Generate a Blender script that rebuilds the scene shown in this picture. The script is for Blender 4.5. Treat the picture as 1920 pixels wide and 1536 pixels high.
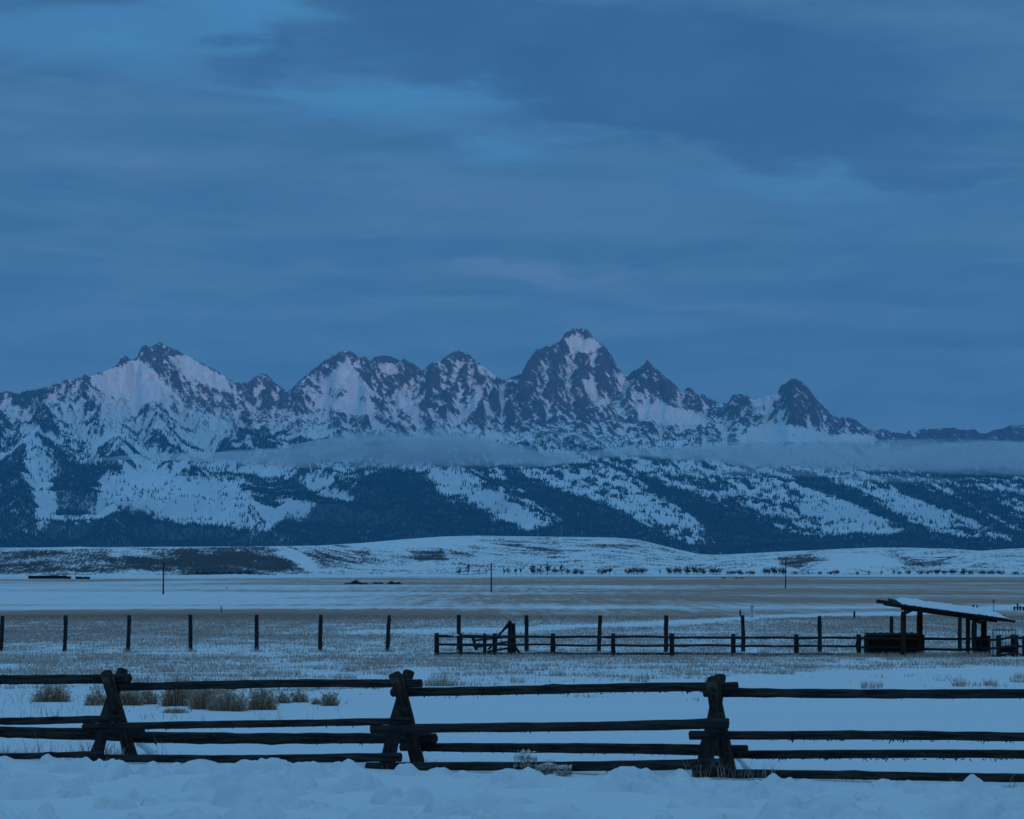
import bpy, math, random
import numpy as np
from mathutils import Vector

for o in list(bpy.data.objects):
    bpy.data.objects.remove(o)
scene = bpy.context.scene
COL = scene.collection
R = math.radians

# ------------------------------------------------------------------ camera
F = 5105.0            # focal length in photo pixels (1920 wide)
CAMZ = 3.6
HOR = 1075.0          # eye level row in the photo
cam_d = bpy.data.cameras.new('camera')
cam = bpy.data.objects.new('camera', cam_d)
COL.objects.link(cam)
cam.location = (0, 0, CAMZ)
cam.rotation_euler = (R(90), 0, 0)
cam_d.sensor_width = 36.0
cam_d.lens = 36.0 * F / 1920.0
cam_d.shift_y = (HOR - 768.0) / 1920.0
cam_d.clip_start = 0.5
cam_d.clip_end = 120000.0
scene.camera = cam

# ------------------------------------------------------------------ sky, sun, exposure
SUN_AZ, SUN_EL = R(170), R(1.6)    # just risen behind the camera; azimuth from +Y clockwise
world = bpy.data.worlds.new('World')
scene.world = world
world.use_nodes = True
nt = world.node_tree
nt.nodes.clear()


def lin(r, g, b):
    f = lambda c: c / 12.92 if c <= 0.04045 else ((c + 0.055) / 1.055) ** 2.4
    return (f(r / 255), f(g / 255), f(b / 255), 1.0)


class NB:
    """small node-building helper"""
    def __init__(self, nt):
        self.nt = nt

    def n(self, t, **kw):
        nd = self.nt.nodes.new(t)
        for k, v in kw.items():
            setattr(nd, k, v)
        return nd

    def link(self, a, b):
        self.nt.links.new(a, b)

    def setin(self, sock, v):
        if hasattr(v, 'is_linked') or isinstance(v, bpy.types.NodeSocket):
            self.nt.links.new(v, sock)
        else:
            sock.default_value = v

    def math(self, op, a, b=0.0, c=None, clamp=False):
        nd = self.n('ShaderNodeMath', operation=op)
        nd.use_clamp = clamp
        self.setin(nd.inputs[0], a)
        self.setin(nd.inputs[1], b)
        if c is not None:
            self.setin(nd.inputs[2], c)
        return nd.outputs[0]

    def vmath(self, op, a, b=(0, 0, 0)):
        nd = self.n('ShaderNodeVectorMath', operation=op)
        self.setin(nd.inputs[0], a)
        self.setin(nd.inputs[1], b)
        return nd.outputs[0]

    def noise(self, vec, scale, detail=4, rough=0.55, dist=0.0):
        nd = self.n('ShaderNodeTexNoise')
        self.link(vec, nd.inputs['Vector'])
        nd.inputs['Scale'].default_value = scale
        nd.inputs['Detail'].default_value = detail
        nd.inputs['Roughness'].default_value = rough
        nd.inputs['Distortion'].default_value = dist
        return nd.outputs['Fac']

    def ramp(self, fac, lo, hi, a=0.0, b=1.0):
        nd = self.n('ShaderNodeMapRange')
        nd.interpolation_type = 'SMOOTHSTEP'
        self.setin(nd.inputs[0], fac)
        for i, v in enumerate((lo, hi, a, b)):
            self.setin(nd.inputs[i + 1], v)
        return nd.outputs[0]

    def mix(self, fac, a, b, typ='MIX'):
        nd = self.n('ShaderNodeMix', data_type='RGBA', blend_type=typ)
        self.setin(nd.inputs[0], fac)
        self.setin(nd.inputs[6], a)
        self.setin(nd.inputs[7], b)
        return nd.outputs[2]


def build_world():
    b = NB(nt)
    out = b.n('ShaderNodeOutputWorld')
    bg = b.n('ShaderNodeBackground')
    tc = b.n('ShaderNodeTexCoord')
    d = tc.outputs['Generated']
    sep = b.n('ShaderNodeSeparateXYZ')
    b.link(d, sep.inputs[0])
    x, y, z = sep.outputs
    az = b.math('ARCTAN2', x, y)
    el = b.math('ARCSINE', z)
    # slow horizontal drift of the layers (stratus seen nearly edge-on)
    m = b.n('ShaderNodeMapping')
    b.link(d, m.inputs['Vector'])
    m.inputs['Rotation'].default_value = (0, R(4), 0)
    m.inputs['Scale'].default_value = (1.0, 1.0, 5.5)
    w1 = b.noise(m.outputs[0], 5.0, 3, 0.5)
    w2 = b.noise(m.outputs[0], 16.0, 5, 0.55, 0.3)
    m2 = b.n('ShaderNodeMapping')
    b.link(d, m2.inputs['Vector'])
    m2.inputs['Location'].default_value = (3.1, 1.7, 0.4)
    m2.inputs['Scale'].default_value = (1.0, 1.0, 3.0)
    w3 = b.noise(m2.outputs[0], 22.0, 5, 0.6, 0.2)
    azw = b.math('ADD', az, b.math('MULTIPLY', b.math('SUBTRACT', w2, 0.5), 0.10))
    elw = b.math('ADD', el, b.math('MULTIPLY', b.math('SUBTRACT', w1, 0.5), 0.035))
    elw = b.math('ADD', elw, b.math('MULTIPLY', b.math('SUBTRACT', w3, 0.5), 0.032))

    def blob(px, py, wx, wy, amp, slant=0.0):
        a0, e0 = (px - 960) / F, (1075 - py) / F
        da = b.math('SUBTRACT', azw, a0)
        de = b.math('SUBTRACT', elw, b.math('MULTIPLY_ADD', da, -slant, e0))
        q = b.math('ADD', b.math('POWER', b.math('DIVIDE', da, wx / F), 2.0),
                   b.math('POWER', b.math('DIVIDE', de, wy / F), 2.0))
        return b.math('MULTIPLY', b.math('EXPONENT', b.math('MULTIPLY', q, -1.0)), amp)

    def total(lst):
        s = None
        for args in lst:
            v = blob(*args)
            s = v if s is None else b.math('ADD', s, v)
        return s
    bright = total([(130, 85, 330, 75, 1.0), (430, 50, 160, 60, .6), (700, 185, 240, 38, .95, .05),
                    (930, 170, 170, 26, .6, .1), (935, 275, 120, 40, .7),
                    (1500, 335, 320, 40, .55, .05), (1640, 420, 260, 60, .3)])
    dark = total([(900, 50, 330, 70, 1.0), (1250, 120, 440, 90, .95, .05), (1380, 235, 340, 48, 1.1, .12),
                  (480, 130, 130, 38, .55), (150, 180, 220, 26, .5), (1800, 330, 200, 30, .5),
                  (90, 15, 150, 20, .6), (1560, 170, 300, 110, .45)])
    haze = total([(1050, 400, 320, 40, .5, .05), (330, 310, 260, 40, .5), (1030, 522, 230, 16, .9, .07),
                  (1350, 575, 230, 16, .7, .08), (560, 500, 320, 22, .35, .05), (900, 360, 360, 30, .35)])
    base = lin(62, 112, 164)
    c_bright = lin(68, 129, 177)
    c_dark = lin(46, 90, 136)
    c_haze = lin(88, 122, 162)
    m3 = b.n('ShaderNodeMapping')
    b.link(d, m3.inputs['Vector'])
    m3.inputs['Rotation'].default_value = (0, R(-3), R(20))
    m3.inputs['Scale'].default_value = (1.0, 1.0, 9.0)
    w4 = b.noise(m3.outputs[0], 9.0, 6, 0.62, 0.6)
    streak = b.math('ADD', b.math('MULTIPLY', b.ramp(w2, 0.36, 0.66), 0.8), b.math('MULTIPLY', b.ramp(w4, 0.38, 0.62), 0.9))
    c = b.mix(b.math('MULTIPLY', streak, 0.6), lin(52, 101, 143), lin(73, 116, 156))
    c = b.mix(b.ramp(bright, 0.12, 0.85), c, c_bright)
    c = b.mix(b.ramp(dark, 0.15, 0.80), c, c_dark)
    c = b.mix(b.math('MULTIPLY', haze, 0.8, clamp=True), c, c_haze)
    # fine breakup
    c = b.mix(b.ramp(w3, 0.35, 0.65, 0.0, 0.40), c, lin(60, 105, 150))
    # the clear dusk sky behind the cloud deck
    sky = b.n('ShaderNodeTexSky', sky_type='NISHITA')
    sky.sun_disc = False
    sky.sun_elevation = SUN_EL
    sky.sun_rotation = SUN_AZ
    tint = b.mix(1.0, sky.outputs[0], (0.16, 0.26, 0.40, 1), 'MULTIPLY')
    # the deck thins towards the zenith and the dawn side behind the camera
    up = b.ramp(z, 0.22, 0.85)
    sd = b.n('ShaderNodeVectorMath', operation='DOT_PRODUCT')
    b.link(d, sd.inputs[0])
    sd.inputs[1].default_value = (math.sin(SUN_AZ), math.cos(SUN_AZ), 0.0)
    east = b.ramp(sd.outputs['Value'], -0.3, 1.0)
    upv = b.n('ShaderNodeVectorMath', operation='SCALE')
    upv.inputs[0].default_value = (0.104, 0.222, 0.305)
    b.link(up, upv.inputs['Scale'])
    eav = b.n('ShaderNodeVectorMath', operation='SCALE')
    eav.inputs[0].default_value = (0.035, 0.045, 0.05)
    b.link(east, eav.inputs['Scale'])
    deck = b.vmath('ADD', c, b.vmath('ADD', upv.outputs[0], eav.outputs[0]))
    sk = b.n('ShaderNodeVectorMath', operation='SCALE')
    b.link(tint, sk.inputs[0])
    sk.inputs['Scale'].default_value = 0.05
    tot = b.vmath('ADD', deck, sk.outputs[0])
    b.link(tot, bg.inputs['Color'])
    bg.inputs['Strength'].default_value = 1.0
    b.link(bg.outputs[0], out.inputs['Surface'])


build_world()
sun_d = bpy.data.lights.new('sun', 'SUN')
sun_d.energy = 0.95
sun_d.angle = R(1.2)
sun_d.color = (1.0, 0.56, 0.46)
sun = bpy.data.objects.new('sun', sun_d)
COL.objects.link(sun)
sv = Vector((math.sin(SUN_AZ) * math.cos(SUN_EL), math.cos(SUN_AZ) * math.cos(SUN_EL), math.sin(SUN_EL)))
sun.rotation_euler = sv.to_track_quat('Z', 'Y').to_euler()

vs = scene.view_settings
vs.view_transform = 'Standard'
vs.look = 'None'
vs.exposure = 0.0
vs.gamma = 1.0
vs.use_curve_mapping = False
scene.render.engine = 'CYCLES'
scene.cycles.volume_bounces = 1
scene.cycles.max_bounces = 4
scene.cycles.diffuse_bounces = 2
scene.cycles.use_denoising = True
scene.cycles.use_adaptive_sampling = True
scene.cycles.adaptive_threshold = 0.02

# ------------------------------------------------------------------ numeric helpers
rng = np.random.default_rng(7)
random.seed(7)
_tab = rng.permutation(4096)
_ang = rng.uniform(0, 2 * np.pi, 4096)
_gx, _gy = np.cos(_ang), np.sin(_ang)


def pnoise(x, y, seed=0):
    xi = np.floor(x).astype(np.int64)
    yi = np.floor(y).astype(np.int64)
    xf, yf = x - xi, y - yi
    u = xf * xf * xf * (xf * (xf * 6 - 15) + 10)
    v = yf * yf * yf * (yf * (yf * 6 - 15) + 10)

    def g(ix, iy, fx, fy):
        h = _tab[(_tab[(ix + seed * 131) & 4095] + iy) & 4095]
        return _gx[h] * fx + _gy[h] * fy
    a = g(xi, yi, xf, yf)
    b = g(xi + 1, yi, xf - 1, yf)
    c = g(xi, yi + 1, xf, yf - 1)
    d = g(xi + 1, yi + 1, xf - 1, yf - 1)
    return (a + u * (b - a) + v * ((c + u * (d - c)) - (a + u * (b - a)))) * 1.5


def fbm(x, y, oct=4, seed=0, gain=0.5):
    s, a = 0.0, 1.0
    for i in range(oct):
        s = s + a * pnoise(x, y, seed + i * 7)
        x, y, a = x * 2.03 + 11.3, y * 2.03 + 5.7, a * gain
    return s


def ridged(x, y, oct=4, seed=0, gain=0.5):
    s, a, w = 0.0, 1.0, 1.0
    for i in range(oct):
        n = 1 - np.abs(pnoise(x, y, seed + i * 7))
        n = n * n * w
        w = np.clip(n * 1.6, 0, 1)
        s = s + a * n
        x, y, a = x * 2.03 + 3.3, y * 2.03 + 8.1, a * gain
    return s


def sstep(a, b, x):
    t = np.clip((x - a) / (b - a), 0, 1)
    return t * t * (3 - 2 * t)


def in_poly(px, py, poly, soft=6.0):
    """soft mask: 1 inside the polygon, falling to 0 over `soft` outside its edge"""
    inside = np.zeros(px.shape, bool)
    dist = np.full(px.shape, 1e9)
    n = len(poly)
    for i in range(n):
        x0, y0 = poly[i]
        x1, y1 = poly[(i + 1) % n]
        if y0 != y1:
            c = ((y0 > py) != (y1 > py)) & (px < (x1 - x0) * (py - y0) / (y1 - y0) + x0)
            inside ^= c
        dx, dy = x1 - x0, y1 - y0
        t = np.clip(((px - x0) * dx + (py - y0) * dy) / (dx * dx + dy * dy + 1e-9), 0, 1)
        dist = np.minimum(dist, np.hypot(px - x0 - t * dx, py - y0 - t * dy))
    sd = np.where(inside, dist, -dist)
    return sstep(-soft, soft, sd)


def mesh_np(name, V, Fq, smooth=True, attrs=None):
    """mesh from numpy verts (n,3) and faces (m,k)"""
    me = bpy.data.meshes.new(name)
    V = np.ascontiguousarray(V, np.float32)
    Fq = np.ascontiguousarray(Fq, np.int32)
    m, k = Fq.shape
    me.vertices.add(len(V))
    me.vertices.foreach_set('co', V.ravel())
    me.loops.add(m * k)
    me.loops.foreach_set('vertex_index', Fq.ravel())
    me.polygons.add(m)
    me.polygons.foreach_set('loop_start', np.arange(0, m * k, k, dtype=np.int32))
    me.polygons.foreach_set('loop_total', np.full(m, k, np.int32))
    me.polygons.foreach_set('use_smooth', np.full(m, smooth, bool))
    for an, av in (attrs or {}).items():
        a = me.attributes.new(an, 'FLOAT', 'POINT')
        a.data.foreach_set('value', np.ascontiguousarray(av, np.float32))
    me.update()
    me.validate()
    return me


def grid_faces(nr, nc, wrap=False):
    i = np.arange(nr * nc).reshape(nr, nc)
    if wrap:
        j = np.roll(i, -1, axis=1)
        a, b, c, d = i[:-1], j[:-1], j[1:], i[1:]
    else:
        a, b, c, d = i[:-1, :-1], i[:-1, 1:], i[1:, 1:], i[1:, :-1]
    return np.stack([a.ravel(), b.ravel(), c.ravel(), d.ravel()], 1)


def obj(name, me, mat=None, parent=None):
    o = bpy.data.objects.new(name, me)
    COL.objects.link(o)
    if mat is not None and not me.materials:
        me.materials.append(mat)
    if parent is not None:
        o.parent = parent
    return o


def tag(o, label=None, cat=None, group=None, kind=None):
    if label: o['label'] = label
    if cat: o['category'] = cat
    if group: o['group'] = group
    if kind: o['kind'] = kind
    return o


def empty(name, loc=(0, 0, 0)):
    o = bpy.data.objects.new(name, None)
    COL.objects.link(o)
    o.location = loc
    return o


def P(px, py, d):
    """point at distance d (along +Y) seen at photo pixel px, py"""
    return Vector(((px - 960) / F * d, d, CAMZ - (py - HOR) / F * d))


# ------------------------------------------------------------------ materials
MATS = {}


def mat(name):
    m = bpy.data.materials.new(name)
    m.use_nodes = True
    t = m.node_tree
    p = t.nodes['Principled BSDF']
    p.inputs['Specular IOR Level'].default_value = 0.25
    MATS[name] = m
    return m, NB(t), p


def bump(b, p, h, strength=0.3, dist=0.05):
    bn = b.n('ShaderNodeBump')
    bn.inputs['Strength'].default_value = strength
    bn.inputs['Distance'].default_value = dist
    b.link(h, bn.inputs['Height'])
    b.link(bn.outputs[0], p.inputs['Normal'])


def pos(b, scale=(1, 1, 1), src='Position'):
    if src == 'Position':
        v = b.n('ShaderNodeNewGeometry').outputs['Position']
    else:
        v = b.n('ShaderNodeTexCoord').outputs[src]
    m = b.n('ShaderNodeMapping')
    b.link(v, m.inputs['Vector'])
    m.inputs['Scale'].default_value = scale
    return m.outputs[0]


def attr(b, name):
    a = b.n('ShaderNodeAttribute')
    a.attribute_name = name
    return a.outputs['Fac']


SNOW = (0.80, 0.82, 0.85, 1)
SNOW2 = (0.74, 0.76, 0.80, 1)


def make_materials():
    # plain snow, foreground
    m, b, p = mat('snow')
    v = pos(b)
    n1 = b.noise(v, 2.5, 5, 0.6)
    n2 = b.noise(v, 30.0, 5, 0.65)
    c = b.mix(b.ramp(n1, 0.3, 0.7), SNOW, SNOW2)
    dirt = b.ramp(b.noise(v, 4.0, 5, 0.75), 0.63, 0.74)
    c = b.mix(b.math('MULTIPLY', dirt, 0.6), c, (0.36, 0.33, 0.32, 1))
    b.link(c, p.inputs['Base Color'])
    p.inputs['Roughness'].default_value = 0.6
    h = b.math('ADD', b.math('MULTIPLY', n1, 0.7), b.math('MULTIPLY', n2, 0.4))
    bump(b, p, h, 0.5, 0.08)
    # smooth cap snow
    m, b, p = mat('snow_cap')
    v = pos(b)
    c = b.mix(b.noise(v, 12, 4), SNOW, SNOW2)
    b.link(c, p.inputs['Base Color'])
    p.inputs['Roughness'].default_value = 0.7
    bump(b, p, b.noise(v, 25, 4), 0.4, 0.02)

    # weathered logs: long streaks along object Z (log axis)
    def wood(name, c0, c1, c2, sc=(14, 14, 1.2)):
        m, b, p = mat(name)
        v = pos(b, sc, 'Object')
        n1 = b.noise(v, 1.6, 6, 0.65, 0.4)
        n2 = b.noise(pos(b, (1, 1, 1), 'Object'), 3.0, 4, 0.6)
        c = b.mix(b.ramp(n1, 0.35, 0.65), c0, c1)
        c = b.mix(b.ramp(n2, 0.52, 0.72), c, c2)
        b.link(c, p.inputs['Base Color'])
        p.inputs['Roughness'].default_value = 0.9
        p.inputs['Specular IOR Level'].default_value = 0.12
        bump(b, p, n1, 0.7, 0.015)
    wood('log', (0.010, 0.0105, 0.012, 1), (0.055, 0.050, 0.047, 1), (0.013, 0.012, 0.0115, 1))
    wood('bark_log', (0.016, 0.012, 0.010, 1), (0.06, 0.048, 0.038, 1), (0.17, 0.135, 0.105, 1), (16, 16, 3))
    wood('post_wood', (0.016, 0.016, 0.018, 1), (0.034, 0.032, 0.032, 1), (0.05, 0.036, 0.028, 1))
    wood('pole_wood', (0.022, 0.021, 0.022, 1), (0.05, 0.046, 0.044, 1), (0.045, 0.034, 0.028, 1))
    wood('red_wood', (0.04, 0.016, 0.01, 1), (0.075, 0.03, 0.017, 1), (0.03, 0.014, 0.01, 1))
    wood('dark_plank', (0.012, 0.009, 0.008, 1), (0.034, 0.022, 0.016, 1), (0.018, 0.012, 0.01, 1))
    wood('end_grain', (0.02, 0.016, 0.014, 1), (0.045, 0.035, 0.028, 1), (0.012, 0.011, 0.011, 1), (20, 20, 20))
    m, b, p = mat('galvanised')
    p.inputs['Base Color'].default_value = (0.20, 0.21, 0.22, 1)
    p.inputs['Roughness'].default_value = 0.55
    m, b, p = mat('orange_sign')
    p.inputs['Base Color'].default_value = (0.55, 0.12, 0.04, 1)
    m, b, p = mat('grey_sign')
    p.inputs['Base Color'].default_value = (0.35, 0.38, 0.36, 1)
    m, b, p = mat('ochre_paint')
    p.inputs['Base Color'].default_value = (0.42, 0.25, 0.08, 1)

    # grass blades, dry and frosted, by attribute
    for name, c0, c1 in (('dry_grass', (0.34, 0.20, 0.12, 1), (0.68, 0.62, 0.60, 1)),
                         ('brush', (0.25, 0.14, 0.075, 1), (0.66, 0.50, 0.40, 1)),
                         ('seedhead', (0.26, 0.17, 0.11, 1), (0.74, 0.68, 0.64, 1))):
        m, b, p = mat(name)
        f = attr(b, 'frost')
        c = b.mix(f, c0, c1)
        b.link(c, p.inputs['Base Color'])
        p.inputs['Roughness'].default_value = 0.9
    m, b, p = mat('twigs')
    v = pos(b)
    c = b.mix(b.noise(v, 0.6, 3), (0.03, 0.028, 0.029, 1), (0.075, 0.064, 0.06, 1))
    b.link(c, p.inputs['Base Color'])
    p.inputs['Roughness'].default_value = 0.95
    m, b, p = mat('hide')
    p.inputs['Base Color'].default_value = (0.10, 0.06, 0.04, 1)
    p.inputs['Roughness'].default_value = 0.95

    # the plain: snow and dry grass
    m, b, p = mat('plain')
    v = pos(b)
    grass = attr(b, 'grass')
    f1 = b.noise(v, 0.9, 6, 0.7)
    f2 = b.noise(pos(b, (0.10, 0.35, 1)), 1.0, 6, 0.65)
    f3 = b.noise(pos(b, (0.010, 0.014, 1)), 1.0, 6, 0.7)
    f4 = b.noise(pos(b, (0.5, 0.02, 1)), 1.0, 6, 0.8)
    br = b.math('ADD', b.math('ADD', b.math('MULTIPLY', f1, 0.15), b.math('MULTIPLY', f4, 0.60)), b.math('ADD', b.math('MULTIPLY', f2, 0.10), b.math('MULTIPLY', f3, 0.20)))
    k = b.ramp(b.math('ADD', br, b.math('MULTIPLY', b.math('SUBTRACT', grass, 0.5), 0.55)), 0.44, 0.70)
    gc = b.mix(b.noise(v, 0.05, 4), (0.30, 0.150, 0.095, 1), (0.46, 0.255, 0.165, 1))
    gc = b.mix(attr(b, 'red'), gc, (0.17, 0.075, 0.04, 1))
    c = b.mix(b.math('MULTIPLY', k, 0.92), b.mix(f2, SNOW, SNOW2), gc)
    b.link(c, p.inputs['Base Color'])
    p.inputs['Roughness'].default_value = 0.8
    bump(b, p, b.noise(v, 3.0, 5, 0.65), 0.35, 0.15)

    # bench and hills: snow with sagebrush
    m, b, p = mat('hill_cover')
    v = pos(b)
    sage = attr(b, 'sage')
    s1 = b.noise(pos(b, (0.42, 0.03, 0.42)), 1.0, 5, 0.8)
    s2 = b.noise(pos(b, (0.05, 0.012, 0.08)), 1.0, 6, 0.72)
    t = b.math('ADD', b.math('MULTIPLY', s1, 0.80), b.math('MULTIPLY', s2, 0.32))
    k = b.ramp(b.math('ADD', t, b.math('MULTIPLY', b.math('SUBTRACT', sage, 0.5), 0.42)), 0.50, 0.66)
    gc = b.mix(b.noise(v, 0.05, 3), (0.008, 0.011, 0.015, 1), (0.030, 0.028, 0.028, 1))
    c = b.mix(b.math('MULTIPLY', k, 0.97), SNOW, gc)
    b.link(c, p.inputs['Base Color'])
    p.inputs['Roughness'].default_value = 0.85

    # mountain: snow, rock, forest floor
    m, b, p = mat('mountain')
    v = pos(b)
    rock, forest = attr(b, 'rock'), attr(b, 'forest')
    r1 = b.noise(pos(b, (0.045, 0.045, 0.065)), 1.0, 7, 0.75, 0.3)
    mp = b.n('ShaderNodeMapping')
    mp.vector_type = 'TEXTURE'
    b.link(v, mp.inputs['Vector'])
    mp.inputs['Rotation'].default_value = (0, R(42), 0)
    mp.inputs['Scale'].default_value = (120.0, 90.0, 19.0)
    led = b.noise(mp.outputs[0], 1.0, 6, 0.62, 0.5)
    r2 = b.noise(pos(b, (0.10, 0.10, 0.13)), 1.0, 4, 0.7)
    r1 = b.math('ADD', r1, b.math('MULTIPLY', b.math('SUBTRACT', r2, 0.5), 0.7))
    tex = b.math('ADD', b.math('MULTIPLY', b.math('SUBTRACT', r1, 0.5), 1.35), b.math('MULTIPLY', b.math('SUBTRACT', led, 0.5), 1.6))
    k = b.ramp(b.math('ADD', tex, rock), 0.30, 0.46)
    rc = b.mix(b.noise(v, 0.008, 4, 0.6), (0.026, 0.026, 0.033, 1), (0.085, 0.074, 0.082, 1))
    c = b.mix(b.math('MULTIPLY', k, 0.96), SNOW, rc)
    fn = b.noise(v, 0.03, 4, 0.7)
    kf = b.ramp(b.math('ADD', b.math('MULTIPLY', b.math('SUBTRACT', fn, 0.5), 1.2), forest), 0.52, 0.76)
    c = b.mix(b.math('MULTIPLY', kf, 0.93), c, (0.012, 0.018, 0.015, 1))
    b.link(c, p.inputs['Base Color'])
    p.inputs['Roughness'].default_value = 0.85
    m, b, p = mat('conifer')
    v = pos(b)
    c = b.mix(b.noise(v, 0.01, 3), (0.010, 0.017, 0.013, 1), (0.020, 0.030, 0.024, 1))
    b.link(c, p.inputs['Base Color'])
    p.inputs['Roughness'].default_value = 0.95
    p.inputs['Specular IOR Level'].default_value = 0.0


make_materials()
M = MATS

# ------------------------------------------------------------------ ground profile
_gd = np.array([0, 15, 24, 34, 55, 90, 125, 250, 600, 1200, 3000, 6000, 14000, 60000.])
_gz = np.array([-1.9, -2.05, -2.2, -2.27, -2.62, -3.25, -3.75, -4.12, -4.35, -3.75, -1.76, 3.0, 18, 60.])


def gz(X, Y):
    X, Y = np.asarray(X, float), np.asarray(Y, float)
    d = np.hypot(np.maximum(Y, 0) + np.minimum(Y, 0) * 0.1, X * 0.25)
    z = CAMZ + np.interp(d, _gd, _gz)
    amp = np.clip((d - 30) / 60, 0, 1)
    z = z + amp * 0.04 * fbm(X / 9 + 3, Y / 14, 3, 21) + np.clip((d - 140) / 500, 0, 1) * 0.25 * fbm(X / 120, Y / 160, 3, 4)
    z = z + 0.02 * fbm(X / 1.3, Y / 1.6, 3, 33) * np.exp(-d / 200)
    return z


def d_of_y(py):
    """distance at which the bare ground shows at photo row py"""
    d = np.geomspace(26, 4000, 4000)
    y = HOR - np.interp(d, _gd, _gz) / d * F
    return float(np.interp(-py, -y, d))


def ground_pt(px, py=None, d=None):
    if d is None:
        d = d_of_y(py)
    X = (px - 960) / F * d
    return Vector((X, d, float(gz(X, d))))


# ------------------------------------------------------------------ ground sheet
def build_ground():
    az_f = np.arctan((np.arange(-260, 2181, 6) - 960) / F)
    az_c1 = np.linspace(-math.pi, az_f[0], 60)[:-1]
    az_c2 = np.linspace(az_f[-1], math.pi, 60)[1:-1]
    az = np.concatenate([az_c1, az_f, az_c2])
    rr = np.concatenate([[0.6, 3, 8, 14, 20], np.arange(24, 60, 0.6), np.arange(60, 150, 1.2), np.geomspace(150, 13800, 260)])
    A, D = np.meshgrid(az, rr)
    X, Y = D * np.sin(A), D * np.cos(A)
    Z = gz(X, Y)
    px = 960 + F * np.tan(np.clip(A, -1.2, 1.2))
    py = HOR + (CAMZ - Z) / np.maximum(D, 1) * F
    n = fbm(X / 300, Y / 300, 4, 51)
    n2 = fbm(X / 60, Y / 90, 4, 61)
    # cover: share of dry grass against snow, by distance and side
    right = sstep(350, 1250, px)
    g = np.interp(D, [0, 34, 60, 66, 90, 125, 165, 185, 235, 260, 300, 330, 420, 500, 620, 900, 1300, 2000, 2600, 14000],
                  [.0, .0, .02, .30, .42, .50, .56, .54, .66, .98, .88, .50, .66, .55, .45, .46, .6, .42, .12, .1])
    gr = np.interp(D, [0, 34, 60, 66, 90, 125, 165, 185, 235, 260, 300, 330, 420, 500, 620, 900, 1300, 2000, 2600, 14000],
                   [.0, .0, .02, .22, .38, .54, .64, .60, .68, .84, .74, .54, .72, .70, .82, .74, .86, .74, .12, .1])
    g = g + (gr - g) * right
    # open, smooth snow behind the rail fence on the right
    sm = sstep(-3, 3, D - (60 + (px - 760) * 0.035 + 5 * n2)) 
    g = np.where(D < 120, g * np.where(px > 700, sm, sstep(50, 58, D)), g)
    # left part lies under more snow at mid distance
    left_snow = (1 - right) * sstep(340, 400, D) * (1 - sstep(560, 700, D))
    g = g - 0.30 * left_snow
    g = g + 0.20 * n + 0.16 * n2
    # snow-filled track that wanders across the field
    ty = np.interp(px, [300, 640, 960, 1280, 1480, 1700, 1760, 1920, 2200], [1187, 1185, 1180, 1166, 1155, 1150, 1146, 1135, 1120])
    dtrack = np.array([d_of_y(v) for v in np.linspace(1110, 1195, 200)])
    td = np.interp(ty, np.linspace(1110, 1195, 200), dtrack)
    wtr = np.exp(-((D - td * (1 + 0.02 * n2)) / (0.045 * td)) ** 2) * sstep(500, 1000, px)
    g = g - 0.75 * wtr
    g2 = np.exp(-((D - 330 * (1 + .03 * n)) / 14) ** 2)
    g = g - 0.35 * g2 * (1 - 0.6 * right)
    red = np.exp(-((D - 268 - 10 * n) / 16) ** 2) * (1 - right) * sstep(-.2, .5, n2 + .3)
    fa = np.abs(A) > 1.2
    g = np.where(fa, 0.1, g)
    V = np.stack([X.ravel(), Y.ravel(), Z.ravel()], 1)
    nr, nc = X.shape
    Fq = grid_faces(nr, nc, wrap=True)
    V = np.vstack([V])
    me = mesh_np('ground', V, Fq, True, {'grass': np.clip(g, 0, 1).ravel(), 'red': np.clip(red, 0, 1).ravel()})
    tag(obj('ground', me, M['plain']), kind='structure')
    # which cover at a point: used to place the grass
    def cover(x, d):
        a = np.arctan2(x, d)
        r = np.hypot(x, d)
        j = np.clip(np.searchsorted(az, a), 0, len(az) - 1)
        i = np.clip(np.searchsorted(rr, r), 0, len(rr) - 1)
        return g[i, j]
    return cover


grass_cover = build_ground()

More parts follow.
